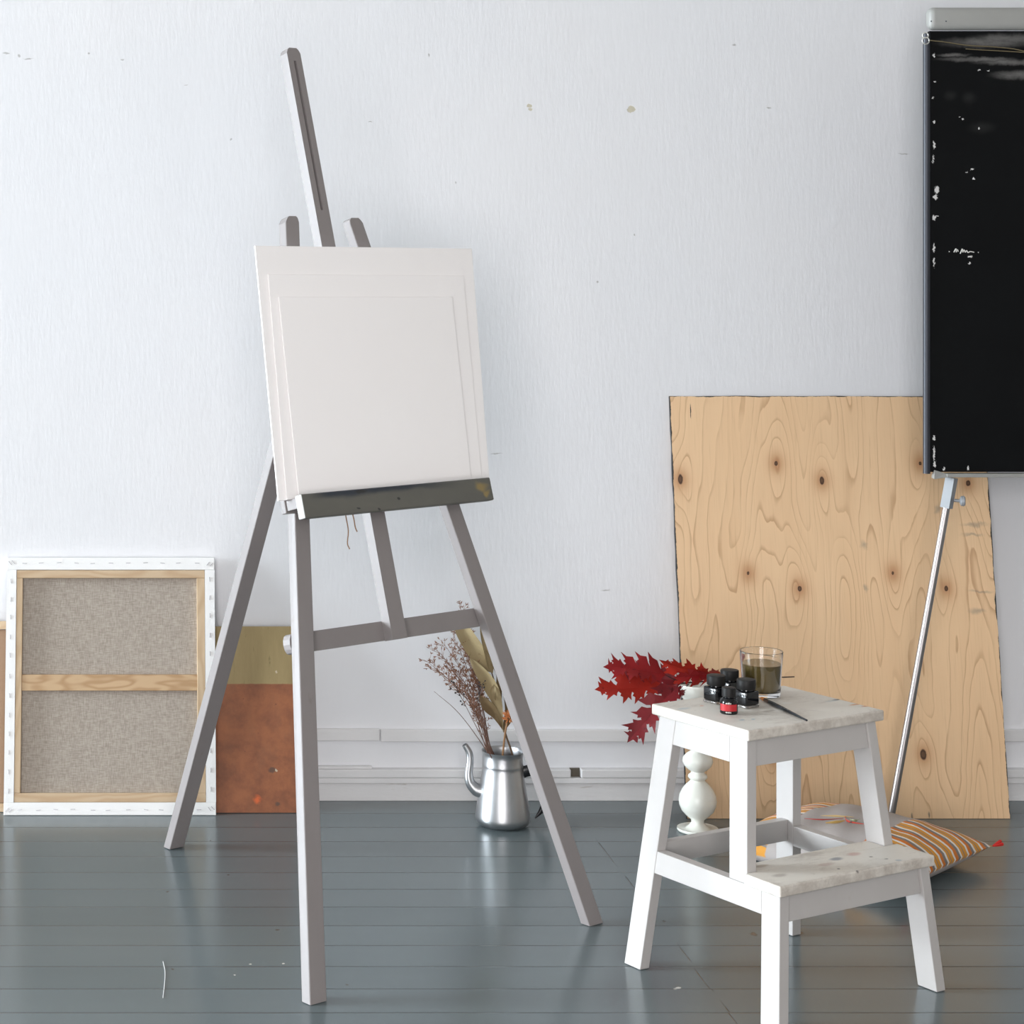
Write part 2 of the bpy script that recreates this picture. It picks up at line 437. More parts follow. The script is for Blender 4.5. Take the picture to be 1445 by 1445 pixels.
# ------------------------------------------------------------------ stretched canvas, back towards us
def lean(u0, v0, Y0, Yt, vt):
    """frame of a board standing at pixel (u0,v0) depth Y0, its top front edge at depth Yt / pixel row vt"""
    b_ = P(u0, v0, Y0); b_.z = .001
    zt = H - (vt - HY) * Yt / F
    tilt = math.atan2(Yt - Y0, zt)
    return b_, -tilt, math.hypot(Yt - Y0, zt)
b_, rx, hgt = lean(5, 1151, 4.885, 5.006, 787.5)
cw = P(305, 1151, 4.885).x - b_.x
sc = thing('stretched_canvas', 'unpainted stretched canvas turned face to the wall, raw linen back showing', 'canvas', b_, (rx, 0, 0))
M_CANW = m_plain('primed_canvas_fold', (232, 232, 232), .75, bump=.15, bs=300)
def m_wood(name, a, c2, sc=10, ax=(.15, 1, 1), rings=14):
    k = NB(name, .6); o = k.obj()
    w = k.warp(o, 5, .03)
    n = k.noise(w, sc, 2, .5, stretch=ax)
    l = k.math('FRACT', k.math('MULTIPLY', n, rings))
    c = k.mix(k.step(k.math('ABSOLUTE', k.math('SUBTRACT', l, .5)), .1, .5), lin(a), lin(c2))
    k.set('Base Color', c); return k.m
M_BARH = m_wood('stretcher_pine_along', (190, 166, 136), (180, 152, 120))
M_BARV = m_wood('stretcher_pine_up', (192, 168, 138), (182, 156, 124), ax=(1, 1, .15))
M_CROSS = m_wood('stretcher_pine_crossbar', (186, 156, 120), (166, 132, 94), sc=9, ax=(.5, 1, 2.2), rings=8)
def m_linen():
    k = NB('raw_linen', .9); o = k.obj()
    a = k.noise(o, 620, 2, .6, stretch=(1, 1, .10)); b2 = k.noise(o, 620, 2, .6, stretch=(.10, 1, 1))
    f = k.math('ADD', k.math('MULTIPLY', a, .5), k.math('MULTIPLY', b2, .5))
    c = k.mix(k.step(f, .35, .65), lin((140, 130, 121)), lin((176, 167, 157)))
    c = k.mix(k.math('MULTIPLY', k.noise(o, 3, 3), .25), c, lin((160, 146, 128)))
    k.set('Base Color', c); k.bump(f, .3, .001); return k.m
M_LINEN = m_linen()
fold, bar, TK = .030, .026, .019
bm = bmesh.new()
box(bm, 0, cw, 0, TK, 0, fold, .0015); box(bm, 0, cw, 0, TK, hgt - fold, hgt, .0015)
box(bm, 0, fold - .006, .0002, TK, fold, hgt - fold); box(bm, cw - fold + .006, cw, .0002, TK, fold, hgt - fold)
obj('canvas_fold', bm, M_CANW, sc)
fs = fold - .006
box1 = lambda *a: boxbm(*a, bev=.0012)
obj('stretcher_bar', box1(fs + .0005, cw - fs - .0005, .001, TK - .001, fold + .0005, fold + bar - .004), M_BARH, sc)
obj('stretcher_bar', box1(fs + .0005, cw - fs - .0005, .001, TK - .001, hgt - fold - bar + .006, hgt - fold - .0005), M_BARH, sc)
obj('stretcher_bar', box1(fs + .0005, fs + bar - .010, .0014, TK - .001, fold + bar - .004, hgt - fold - bar + .006), M_BARV, sc)
obj('stretcher_bar', box1(cw - fs - bar + .006, cw - fs - .0005, .0014, TK - .001, fold + bar - .004, hgt - fold - bar + .006), M_BARV, sc)
zc = hgt * (1151 - 966) / (1151 - 787.5)
obj('cross_brace', box1(fs + bar - .010, cw - fs - bar + .006, .004, TK - .004, zc - .0195, zc + .0195), M_CROSS, sc)
obj('linen_back', boxbm(fs + .002, cw - fs - .002, TK - .0025, TK + .0003, fold + .002, hgt - fold - .002), M_LINEN, sc)
M_STAPLE = m_plain('staple_steel', (120, 122, 126), .35, .8)
st = boxbm(-.0055, .0055, -.0012, .0006, -.0007, .0007)
st0 = None
def staple(x, z, ang):
    global st0
    if st0 is None: o = st0 = obj('staple', st, M_STAPLE, sc)
    else:
        o = st0.copy(); COL.objects.link(o)
    o.location = (x, 0, z); o.rotation_euler = (0, ang, 0)
for i in range(11):
    x = .045 + i * (cw - .09) / 10 + random.uniform(-.003, .003)
    staple(x, hgt - .013 + random.uniform(-.0015, .0015), random.uniform(-.1, .1))
    staple(x + random.uniform(-.006, .006), .013 + random.uniform(-.0015, .0015), random.uniform(-.12, .12))
for i in range(12):
    z = .055 + i * (hgt - .11) / 11 + random.uniform(-.003, .003)
    staple(.011, z, PI / 2 + random.uniform(-.1, .1)); staple(cw - .012, z + .004, PI / 2 + random.uniform(-.1, .1))
for x, z, s in ((.012, .014, -1), (cw - .012, .014, 1), (.012, hgt - .014, 1), (cw - .012, hgt - .014, -1)):
    staple(x - .004, z + s * .001, s * .9); staple(x + .004, z + s * .003, s * .8)

# painted board behind it, olive over rust
def m_rust():
    k = NB('olive_over_rust_paint', .6); o = k.obj(); x, y, z = k.sep(o)
    n = k.noise(o, 14, 5, .65)
    fine = k.noise(o, 130, 4, .7)
    ol = k.mix(k.noise(o, 7, 5, .7, stretch=(3, 1, .5)), lin((120, 102, 62)), lin((168, 148, 104)))
    ol = k.mix(k.step(k.noise(o, 30, 4, .7, stretch=(3, 1, .4)), .6, .72), ol, lin((104, 94, 52)))
    ru = k.mix(k.step(n, .3, .7), lin((112, 62, 36)), lin((160, 96, 56)))
    ru = k.mix(k.math('MULTIPLY', k.step(k.noise(o, 9, 4, .7, stretch=(2.5, 1, 1)), .45, .7), .4), ru, lin((126, 84, 56)))
    ru = k.mix(k.math('MULTIPLY', fine, .5), ru, lin((132, 76, 44)))
    ru = k.mix(k.step(k.noise(o, 60, 3, .6), .66, .74), ru, lin((105, 58, 36)))
    zz = k.math('ADD', z, k.math('MULTIPLY', k.noise(o, 60, 3), .003))
    c = k.mix(k.step(zz, .306, .309), ru, ol)
    w = k.warp(o, 70, .02)
    c = k.mix(k.math('MULTIPLY', k.step(k.spots(w, [((.273, 0, .032), (.013, .1, .012))]), 1.1, .2), .8), c, lin((222, 100, 40)))
    c = k.mix(k.math('MULTIPLY', k.step(k.spots(w, [((.322, 0, .020), (.007, .1, .006)), ((.310, 0, .100), (.011, .1, .008))]), 1.1, .4), .75), c, lin((70, 55, 48)))
    c = k.mix(k.step(k.spots(w, [((.325, 0, .336), (.003, .1, .003)), ((.318, 0, .100), (.003, .1, .003))]), 1.1, .6), c, lin((190, 175, 150)))
    k.set('Base Color', c); k.bump(fine, .15, .002); return k.m
b2, rx2, h2 = lean(200, 1149, 4.9085, 5.000, 884.5)
b2.x = .0
w2 = P(420, 1149, 4.9075).x
bm = bmesh.new()
vs = box(bm, 0, w2, 0, .006, 0, h2)
ce = [e for e in bm.edges if abs(e.verts[0].co.x - w2) < 1e-6 and abs(e.verts[1].co.x - w2) < 1e-6 and abs(e.verts[0].co.z - h2) < 1e-6 and abs(e.verts[1].co.z - h2) < 1e-6]
bmesh.ops.bevel(bm, geom=ce, offset=.010, segments=5, profile=.5, affect='EDGES')
tag(obj('painted_panel', bm, m_rust(), None, loc=b2, rot=(rx2, 0, 0)), 'small panel painted olive over rust orange, leaning behind the easel legs', 'painting')
# sliver of another canvas at the left edge of the photo
b3, rx3, h3 = lean(-60, 1146, 4.915, 5.0, 877)
l3 = P(-330, 1146, 4.915).x; r3 = P(60, 1146, 4.915).x
oc = thing('stretched_canvas', 'brown-backed canvas mostly hidden behind the linen one at far left', 'canvas', (l3, b3.y, .001), (rx3, 0, 0))
W3 = r3 - l3
M_BROWN = m_plain('brown_linen', (150, 122, 98), .9, bump=.3, bs=250, var=8)
obj('linen_back', boxbm(.021, W3 - .021, .006, .010, .021, h3 - .021), M_BROWN, oc)
for a in ((0, W3, 0, .012, 0, .02), (0, W3, 0, .012, h3 - .02, h3), (0, .02, 0, .012, .0205, h3 - .0205), (W3 - .02, W3, 0, .012, .0205, h3 - .0205)):
    obj('stretcher_bar', boxbm(*a, bev=.001), M_BARH, oc)

# ------------------------------------------------------------------ plywood sheet
b4, rx4, h4 = lean(969.5, 1157, 4.856, 5.018, 559.5)
w4 = P(1426, 1157, 4.856).x - b4.x
def ply_local(u, v):
    R = Euler((rx4, 0, 0)).to_matrix(); n = R @ Vector((0, 1, 0)); C = Vector((0, 0, H))
    d = Vector(((u - CX) / F, 1, -(v - HY) / F)); t = (b4 - C).dot(n) / d.dot(n)
    q = R.transposed() @ (C + d * t - b4)
    return q
def m_ply():
    k = NB('birch_plywood', .55); o = k.obj(); x, y, z = k.sep(o)
    kn = [(373, 257, 4, 5), (519, 312, 5, 9), (68, 308, 5, 11), (832, 257, 3, 4), (985, 320, 5, 6), (284, 607, 2.5, 4), (745, 607, 2.5, 4),
          (448, 656, 4.5, 6), (915, 656, 4, 6), (842, 1185, 6.5, 11.5), (370, 1193, 6, 9)]
    cs = []
    for a, c, r1, r2 in kn:
        q = ply_local(930 + a / 2.258, 540 + c / 2.258); s = 4.95 / F
        cs.append(((q.x, 0, q.z), r1 * s * .62, r2 * s * .62))
    w = k.warp(k.vmath('MULTIPLY', o, (1, 0, 1)), 3.5, .03)
    base = k.noise(w, 1.0, 1.6, .42, stretch=(8.0, 0, 1.15))
    fld = k.math('MULTIPLY', base, 19.0)
    fld = k.math('ADD', fld, k.math('MULTIPLY', k.noise(o, 1, 2, .5, stretch=(60, 0, 7)), .22))
    halo = None
    for c, r1, r2 in cs:
        d = k.vmath('LENGTH', k.vmath('MULTIPLY', k.vmath('SUBTRACT', o, c), (1 / .028, 0, 1 / .085)))
        g = k.math('EXPONENT', k.math('MULTIPLY', k.math('MULTIPLY', d, d), -1.0))
        fld = k.math('ADD', fld, k.math('MULTIPLY', g, 2.2))
        d2 = k.vmath('LENGTH', k.vmath('MULTIPLY', k.vmath('SUBTRACT', o, (c[0], 0, c[2])), (1 / .020, 0, 1 / .028)))
        g2 = k.math('EXPONENT', k.math('MULTIPLY', k.math('MULTIPLY', d2, d2), -1.0))
        halo = g2 if halo is None else k.math('MAXIMUM', halo, g2)
    fr = k.math('FRACT', fld)
    line = k.math('MULTIPLY', k.math('MULTIPLY', k.step(fr, .80, .985), k.step(fr, 1.0, .975)), k.step(k.noise(o, 5, 3, .6), .30, .62))
    tone = k.noise(o, 1, 4, .6, stretch=(9, 0, 1.2))
    c = k.mix(tone, lin((222, 184, 143)), lin((236, 203, 164)))
    fib = k.noise(o, 1, 3, .6, stretch=(260, 0, 7))
    c = k.mix(k.math('MULTIPLY', k.step(fib, .5, .75), .22), c, lin((178, 138, 98)))
    soft = k.math('MULTIPLY', fr, .10)
    c = k.mix(soft, c, lin((184, 142, 102)))
    c = k.mix(k.math('MULTIPLY', line, .5), c, lin((160, 110, 68)))
    c = k.mix(k.math('MULTIPLY', halo, .65), c, lin((168, 108, 62)))
    ws = k.warp(o, 90, .004)
    kd = k.spots(ws, [((q[0], 0, q[2]), (r1, .1, r2)) for q, r1, r2 in cs])
    c = k.mix(k.step(kd, 1.25, .85), c, lin((70, 44, 28)))
    c = k.mix(k.math('MULTIPLY', k.step(kd, .7, .4), .6), c, lin((110, 78, 52)))
    # grey smudges of handling, and black paint that ran over the edges
    sm = [((q.x, 0, q.z), (rr * .0017, .1, r2 * .0017)) for q, rr, r2 in [(ply_local(1375, 740), 22, 4), (ply_local(1372, 755), 18, 3), (ply_local(1325, 718), 7, 9),
          (ply_local(1218, 770), 7, 7), (ply_local(1222, 830), 4, 9), (ply_local(1385, 834), 20, 3), (ply_local(1380, 862), 14, 5)]]
    c = k.mix(k.math('MULTIPLY', k.step(k.spots(k.warp(o, 30, .03), sm), 1.2, .0), .5), c, lin((120, 112, 106)))
    wn = k.math('MULTIPLY', k.math('SUBTRACT', k.noise(o, 16, 4, .7), .42), .012)
    ed = k.math('MINIMUM', k.math('MINIMUM', x, k.math('SUBTRACT', w4, x)), k.math('SUBTRACT', h4, z))
    c = k.mix(k.step(k.math('SUBTRACT', ed, wn), .0012, .0), c, lin((30, 30, 33)))
    q = ply_local(974.5, 580)
    c = k.mix(k.step(k.spots(ws, [((q.x, 0, q.z), (.0012, .1, .019))]), 1.1, .7), c, lin((30, 30, 33)))
    for u, v in ((1287, 1152), (1311, 1150)):
        q = ply_local(u, v)
        c = k.mix(k.math('MULTIPLY', k.step(k.spots(ws, [((q.x, 0, q.z), (.003, .1, .010))]), 1.1, .3), .7), c, lin((70, 70, 72)))
    k.set('Base Color', c)
    k.bump(fib, .06, .001)
    return k.m
M_PLYEDGE = m_plain('black_painted_edge', (40, 40, 43), .6)
bm = bmesh.new()
# ragged sheet outline
xs = [0, w4]
out = [(0, 0), (w4, 0)]
for i in range(1, 24):
    z = h4 * i / 24; out.append((w4 + random.uniform(-.0012, .0008), z))
out += [(w4, h4)]
for i in range(1, 24): out.append((w4 * (1 - i / 24), h4 + random.uniform(-.0008, .0008)))
out += [(0, h4)]
for i in range(1, 24): out.append((random.uniform(-.0008, .0012), h4 * (1 - i / 24)))
fa = [bm.verts.new((x, 0, z)) for x, z in out]; fb = [bm.verts.new((x, .009, z)) for x, z in out]
f0 = bm.faces.new(fa); f1 = bm.faces.new(fb[::-1])
for i in range(len(fa)):
    f = bm.faces.new((fa[i], fa[(i + 1) % len(fa)], fb[(i + 1) % len(fa)], fb[i])); f.material_index = 1
tag(obj('plywood_sheet', bm, [m_ply(), M_PLYEDGE], None, loc=b4, rot=(rx4, 0, 0)), 'large knotty birch plywood sheet leaning against the white wall', 'plywood board')

# ------------------------------------------------------------------ black board on a tripod stand
BY = 4.72
bl = P(1303, 45, BY); zb0 = P(1306, 667, BY).z; zt0 = P(1303, 44, BY).z
bx0, bx1 = bl.x, bl.x + .72
fc = thing('flip_chart', 'black flip chart board on a thin metal tripod, cut off by the photo edge', 'flip chart', (bx0 + .36, BY, 0))
def loc2(p): return Vector(p) - Vector(fc.location)
def m_black():
    k = NB('scuffed_black_board', .42); o = k.obj()
    R = lambda u, v: tuple(loc2(P(u, v, BY)))
    w = k.warp(o, 45, .012); w2 = k.warp(o, 210, .013)
    c = k.mix(k.noise(o, 6, 4, .6), lin((5, 6, 8)), lin((13, 15, 17)))
    s = BY / F
    def el(lst): return [((R(u, v)[0], 0, R(u, v)[2]), (ru * s, 9, rv * s)) for u, v, ru, rv in lst]
    du = k.spots(w, el([(1380, 84, 60, 4), (1430, 88, 60, 5), (1345, 78, 25, 3), (1430, 106, 35, 7), (1390, 60, 70, 9), (1420, 55, 60, 8)]))
    c = k.mix(k.math('MULTIPLY', k.math('MULTIPLY', k.step(du, 1.2, .1), k.noise(o, 40, 4, .7, stretch=(.4, 1, 1))), .75), c, lin((150, 148, 146)))
    haze = k.spots(w, el([(1366, 138, 12, 10), (1385, 180, 22, 10), (1340, 135, 10, 8)]))
    c = k.mix(k.math('MULTIPLY', k.step(haze, 1.2, 0), .04), c, lin((150, 150, 148)))
    chips = el([(1317, 79, 1.5, 4), (1318, 115, 2.5, 1.5), (1316, 138, 1.5, 2), (1317, 172, 1.8, 2.5), (1317, 205, 2, 8), (1316, 225, 1.2, 8), (1321, 268, 4, 8),
                (1319, 278, 4, 4), (1317, 308, 3, 5), (1321, 305, 4, 1.5), (1317, 350, 2, 9), (1317, 370, 1.5, 9), (1358, 168, 2, 1.5), (1381, 182, 1.8, 1.4), (1353, 165, 1.5, 1),
                (1363, 244, 2.5, 1.5), (1371, 239, 3.5, 1.2), (1373, 252, 1.5, 2), (1368, 363, 4, 1.5), (1367, 372, 2, 2), (1380, 355, 1.2, 1.2),
                (1317, 618, 2, 5), (1317, 640, 1.5, 14), (1318, 655, 2, 6), (1331, 661, 1.5, 3), (1365, 661, 2, 3), (1393, 100, 3, 1), (1381, 99, 2, 1)])
    cm = k.step(k.spots(w2, chips), .86, .62)
    c = k.mix(cm, c, lin((215, 215, 215)))
    k.set('Base Color', c)
    k.set('Roughness', k.math('ADD', .45, k.math('MULTIPLY', k.noise(o, 9, 3), .2)))
    k.set('Specular IOR Level', .12)
    k.bump(k.noise(o, 25, 3), .1, .002)
    return k.m
M_BLACK = m_black()
M_SLATE = m_plain('blue_black_edge', (46, 49, 58), .42, .2, var=6)
M_GREYM = m_plain('grey_painted_metal', (150, 150, 147), .45, var=5)
M_CHROME = m_plain('brushed_chrome_tube', (170, 166, 166), .4, 1.0)
M_ALU = m_plain('light_grey_fitting', (140, 143, 147), .5, .2)
lx = lambda x: x - fc.location.x
board = obj('board', boxbm(lx(bx0 + .013), lx(bx1 - .013), -.004, .010, zb0 + .002, zt0, bev=.001), M_BLACK, fc)
for xx in (bx0 + .0075, bx1 - .0075):
    bm = bmesh.new(); tube(bm, [(lx(xx), 0, zb0 - .002), (lx(xx), 0, zt0 - .004)], .0082, 14)
    plabel(obj('edge_rail', bm, M_SLATE, fc, smooth=True), 'blue-black rounded edge rail')
# scribble of chalk on the board
M_CHALK = m_plain('chalk', (215, 214, 210), .9)
def bp(u, v, o=.0045): return loc2(P(u, v, BY - o))
bm = bmesh.new()
scr = [[(1346, 356), (1349, 351), (1349.5, 356)], [(1351, 352), (1352, 355)], [(1355, 358), (1358, 351), (1358.5, 356), (1360.5, 352.5), (1362, 356), (1364, 353.5), (1366, 356.5), (1369, 355), (1374.5, 356)], [(1366, 362), (1372, 361.5)], [(1339, 355), (1340, 355.2)]]
for ln in scr: tube(bm, [bp(u, v) for u, v in ln], .0013, 5, max(3, 3 * len(ln)))
plabel(obj('chalk_scribble', bm, M_CHALK, board), 'small white handwritten scribble')
# rounded grey clamp bar on top
zc0, zc1 = P(1308, 43, BY).z + .0005, P(1308, 11, BY).z
bm = bmesh.new(); cxl = P(1308, 20, BY).x; r = (zc1 - zc0) / 2
box(bm, lx(cxl), lx(bx1), -.018, .016, zc0, zc1)
bmesh.ops.bevel(bm, geom=[e for e in bm.edges], offset=.014, segments=5, profile=.5, affect='EDGES')
clamp = obj('clamp_bar', bm, M_GREYM, fc, smooth=True)
plabel(clamp, 'rounded grey paper clamp bar')
for u in (1314, 1335):
    bm = bmesh.new()
    p = loc2(P(u, 30, BY - .0185)); bmesh.ops.create_uvsphere(bm, u_segments=10, v_segments=6, radius=.0016, matrix=Matrix.Translation(p))
    obj('rivet', bm, M_SLATE, clamp)
# bottom ledge, peeled at the left end
bm = bmesh.new()
zl = P(1306, 668, BY).z
xs0 = P(1315, 668, BY).x
box(bm, lx(xs0 + .03), lx(bx1), -.014, .010, zl - .008, zl + .0005, .001)
hexa(bm, [(lx(xs0 - .001), -.016, zl - .012), (lx(xs0 + .0305), -.014, zl - .008), (lx(xs0 + .0305), .004, zl - .008), (lx(xs0), .004, zl - .010),
          (lx(xs0 + .003), -.006, zl + .009), (lx(xs0 + .0305), -.008, zl + .0005), (lx(xs0 + .0305), .004, zl + .0005), (lx(xs0 + .002), .004, zl)], .0008)
plabel(obj('ledge', bm, M_GREYM, fc), 'grey metal ledge along the bottom')
# wire with a hook
M_WIRE = m_plain('brass_wire', (140, 128, 100), .4, .7)
M_STEEL = m_plain('bright_wire', (205, 205, 200), .35, .5)
bm = bmesh.new()
tube(bm, [bp(u, v, .010) for u, v in ((1312, 57), (1335, 59.5), (1365, 64), (1400, 66), (1430, 69), (1470, 75), (1560, 68), (1640, 60), (1736, 52))], .0013, 6, 30)
tube(bm, [bp(u, v, .010) for u, v in ((1363, 69), (1385, 70.5), (1415, 72), (1470, 75.5))], .0012, 6, 12)
wire = plabel(obj('wire', bm, M_WIRE, fc, smooth=True), 'slack wire strung across the top of the board')
bm = bmesh.new()
for cu, cv, r in ((1306, 50, 4), (1306.5, 57.5, 4.8)):
    tube(bm, [bp(cu + r * math.cos(t * PI / 8), cv + r * math.sin(t * PI / 8), .010 + .0003 * t) for t in range(17)], .0014, 6)
plabel(obj('hook', bm, M_STEEL, wire, smooth=True), 'twisted steel wire loops')
# tripod legs
def tri_leg(pt, pf, split):
    pt, pf = Vector(pt), Vector(pf); d = (pf - pt).normalized()
    q = pt + d * split
    bm = bmesh.new(); tube(bm, [loc2(q - d * .03), loc2(pf)], .0085, 28)
    leg = obj('leg', bm, M_CHROME, fc, smooth=True)
    bm = bmesh.new(); tube(bm, [loc2(pt), loc2(q)], .0150, 4)
    sl = plabel(obj('sleeve', bm, M_ALU, leg), 'square grey sleeve')
    return leg, q
pt = P(1343, 674, BY + .012); pf = P(1253.5, 1174.5, 4.75); pf.z = .001
leg, q = tri_leg(pt, pf, .072)
bm = bmesh.new()
kq = loc2(P(1346, 706, BY + .004)); 
tube(bm, [kq, kq + Vector((.014, -.004, -.001))], .0038, 10)
tube(bm, [kq + Vector((.012, -.004, -.001)), kq + Vector((.015, -.005, -.001)), kq + Vector((.021, -.006, -.001)), kq + Vector((.024, -.007, -.001))], [.006, .0115, .0125, .009], 14)
obj('thumb_screw', bm, M_ALU, leg, smooth=True)
tri_leg((bx1 - .07, BY + .012, pt.z), (bx1 + .11, 4.72, .001), .072)
tri_leg((bx0 + .45, BY + .03, zt0 - .2), (bx0 + .43, 4.97, .001), .5)

# ------------------------------------------------------------------ step stool
SYAW = .499
stool = thing('step_stool', 'white two-step wooden stool spattered with paint, ink bottles on top', 'step stool', (1.118, 3.937, 0), (0, 0, SYAW))
M_SW = m_paint('white_stool_paint', (178, 174, 172), (192, 188, 186), dirt=(165, 150, 138), amt=.22, rough=.45, sc=5, thr=.64)
SM = Matrix.Translation(stool.location) @ Matrix.Rotation(SYAW, 4, 'Z')
SMi = SM.inverted()
def st_local(u, v, z): return SMi @ PZ(u, v, z)
A, DT, B, DS = .174, .251, .196, .348
def m_top(name, z, blobs):
    k = NB(name, .5); o = k.obj(); x, y, zz = k.sep(o)
    c = k.mix(k.noise(o, 6, 4, .6), lin((214, 207, 198)), lin((230, 225, 217)))
    c = k.mix(k.math('MULTIPLY', k.step(k.noise(k.warp(o, 8, .08), 9, 5, .7, stretch=(.7, 1.6, 1)), .48, .68), .55), c, lin((168, 156, 146)))
    c = k.mix(k.math('MULTIPLY', k.step(k.noise(o, 40, 4, .75), .62, .72), .3), c, lin((140, 128, 118)))
    w = k.warp(o, 60, .006)
    for (u, v, ru, rv, col, a) in blobs:
        q = st_local(u, v, z)
        # ellipse axes in the stool's own x/y
        d = k.spots(w, [((q.x, q.y, z), (ru, rv, .006))])
        c = k.mix(k.math('MULTIPLY', k.step(d, 1.1, .4), a), c, lin(col))
    fe = k.math('ADD', k.math('SUBTRACT', y, -DT if z > .4 else -DS), k.math('MULTIPLY', k.math('SUBTRACT', k.noise(o, 22, 5, .75), .5), .030))
    c = k.mix(k.math('MULTIPLY', k.step(fe, .007, -.007), .5), c, lin((122, 104, 90)))
    k.set('Base Color', c); k.bump(k.noise(o, 50, 3, .6, stretch=(.2, 1, 1)), .15, .003)
    return k.m
M_TOP = m_top('spattered_top_board', .5, [(1181, 987.5, .014, .0045, (60, 60, 62), .95), (1208, 994, .022, .005, (206, 150, 104), .9), (1221, 996.5, .012, .005, (196, 128, 80), .9),
    (1181, 1014, .012, .006, (120, 150, 162), .8), (990, 996, .006, .004, (214, 150, 120), .8), (965, 1000, .02, .008, (165, 178, 184), .6), (1047, 1016, .008, .006, (150, 172, 182), .7),
    (1063, 1015, .006, .004, (140, 168, 182), .7), (1110, 992, .014, .008, (232, 230, 226), .8), (1085, 1003, .02, .008, (150, 138, 130), .6), (1148, 975, .01, .006, (150, 120, 100), .5), (1174, 989, .02, .007, (170, 180, 184), .5)])
M_STEP = m_top('spattered_step_board', .249, [(1180, 1212, .018, .010, (120, 128, 142), .75), (1205, 1205, .018, .012, (196, 160, 155), .7), (1165, 1220, .02, .01, (188, 165, 160), .6),
    (1183, 1226, .004, .004, (60, 60, 64), .9), (1229, 1209, .005, .004, (120, 105, 100), .8), (1251, 1212, .005, .003, (100, 92, 90), .8), (1278, 1194, .006, .005, (130, 130, 132), .8),
    (1210, 1229, .004, .003, (80, 78, 78), .8), (1268, 1214, .008, .006, (160, 170, 178), .7), (1100, 1235, .02, .01, (160, 150, 142), .6), (1075, 1222, .02, .008, (158, 142, 126), .6)])
obj('top_board', boxbm(-A, A, -DT, 0, .480, .500, bev=.0035, seg=3), M_TOP, stool)
fo = lambda z: .211 - .098 * z                   # outer face of the side frames at height z
fy_up = lambda z: -.238 - .095 * (.48 - z)       # front face of the upper front leg
fy_lo = lambda z: -.3595 + .085 * z              # front face of the lower front leg
bk = lambda z: .034 - .096 * z                   # back face of the rear leg
T, LW = .023, .044
def sleg(s, yf, z0, z1, bev=.0016):
    """one leg of a side frame; yf gives its front face"""
    bm = bmesh.new(); pts = []
    for z in (z0, z1):
        o, i = s * fo(z), s * (fo(z) - T)
        a, b2 = (min(o, i), max(o, i))
        y0, y1 = yf(z), yf(z) + LW
        pts += [(a, y0, z), (b2, y0, z), (b2, y1, z), (a, y1, z)]
    hexa(bm, pts, bev)
    return bm
def srail(s, ya, yb_, z0, z1):
    bm = bmesh.new(); pts = []
    for z in (z0, z1):
        o, i = s * (fo(z) - .0003), s * (fo(z) - T + .0006)
        a, b2 = (min(o, i), max(o, i))
        pts += [(a, ya(z), z), (b2, ya(z), z), (b2, yb_(z), z), (a, yb_(z), z)]
    hexa(bm, pts, .001)
    return bm
rear = lambda z: bk(z) - LW
for s in (-1, 1):
    obj('leg', sleg(s, rear, .0008, .4795), M_SW, stool)
    obj('leg', sleg(s, fy_up, .2287, .4795), M_SW, stool)
    obj('leg', sleg(s, fy_lo, .0008, .2285), M_SW, stool)
    obj('side_rail', srail(s, lambda z: fy_lo(z) + LW + .0001, lambda z: rear(z) - .0001, .187, .2285), M_SW, stool)
    obj('side_rail', srail(s, lambda z: fy_up(z) + LW + .0001, lambda z: rear(z) - .0001, .432, .4795), M_SW, stool)
def apron(yc, t, z0, z1):
    bm = bmesh.new(); pts = []
    for z in (z0, z1):
        x = fo(z) - T - .0004
        pts += [(-x, yc(z) - t / 2, z), (x, yc(z) - t / 2, z), (x, yc(z) + t / 2, z), (-x, yc(z) + t / 2, z)]
    hexa(bm, pts, .0012); return bm
obj('front_apron', apron(lambda z: fy_up(z) + .013, .018, .430, .4795), M_SW, stool)
obj('back_apron', apron(lambda z: bk(z) - .02, .018, .430, .4795), M_SW, stool)
obj('step_apron', apron(lambda z: fy_lo(z) + .015, .018, .180, .2285), M_SW, stool)
obj('back_rail', apron(lambda z: bk(z) - .022, .018, .195, .2385), M_SW, stool)
# step board: notched around the upper legs
bm = bmesh.new()
zu = .249; yl = fy_up(.249) - .0008
box(bm, -B, B, -DS, yl, .229, .249, .003, 3)
xi = fo(.249) - T - .003
box(bm, -xi, xi, yl - .001, yl + .040, .2295, .2488, .001)
obj('step_board', bm, M_STEP, stool)

# ------------------------------------------------------------------ on the stool
def glassmat(name, col=(1, 1, 1, 1), rough=.0, ior=1.45):
    k = NB(name, rough, 0, col); k.set('Transmission Weight', 1.0); k.set('IOR', ior); return k.m
gp = PZ(1074.5, 981, .5)
gl = thing('drinking_glass', 'straight glass of murky brown paint water at the back of the stool top', 'glass', (gp.x, gp.y, .5002))
bm = bmesh.new()
gh, r0, r1 = .0865, .0355, .0410
rr = lambda z: r0 + (r1 - r0) * (z / gh)
prof = [(0, .0), (r0 - .003, 0), (r0 - .0006, .0008), (r0, .003)] + [(rr(z), z) for z in (.02, .04, .06, .08)] + [(rr(gh) - .0003, gh - .0006), (rr(gh) - .0009, gh), (rr(gh) - .0016, gh - .0006)] + \
       [(rr(z) - .0019, z) for z in (.08, .06, .04, .02, .012)] + [(r0 - .004, .0085), (0, .008)]
lathe(bm, prof, 64, cap0=False, cap1=False)
obj('tumbler', bm, glassmat('clear_glass'), gl, smooth=True)
bm = bmesh.new()
wz = .062
lathe(bm, [(0, .0085), (r0 - .0042, .009), (rr(.012) - .0021, .0125)] + [(rr(z) - .0021, z) for z in (.02, .04, .055)] + [(rr(wz) - .0021, wz), (0, wz - .0003)], 64, cap0=False, cap1=False)
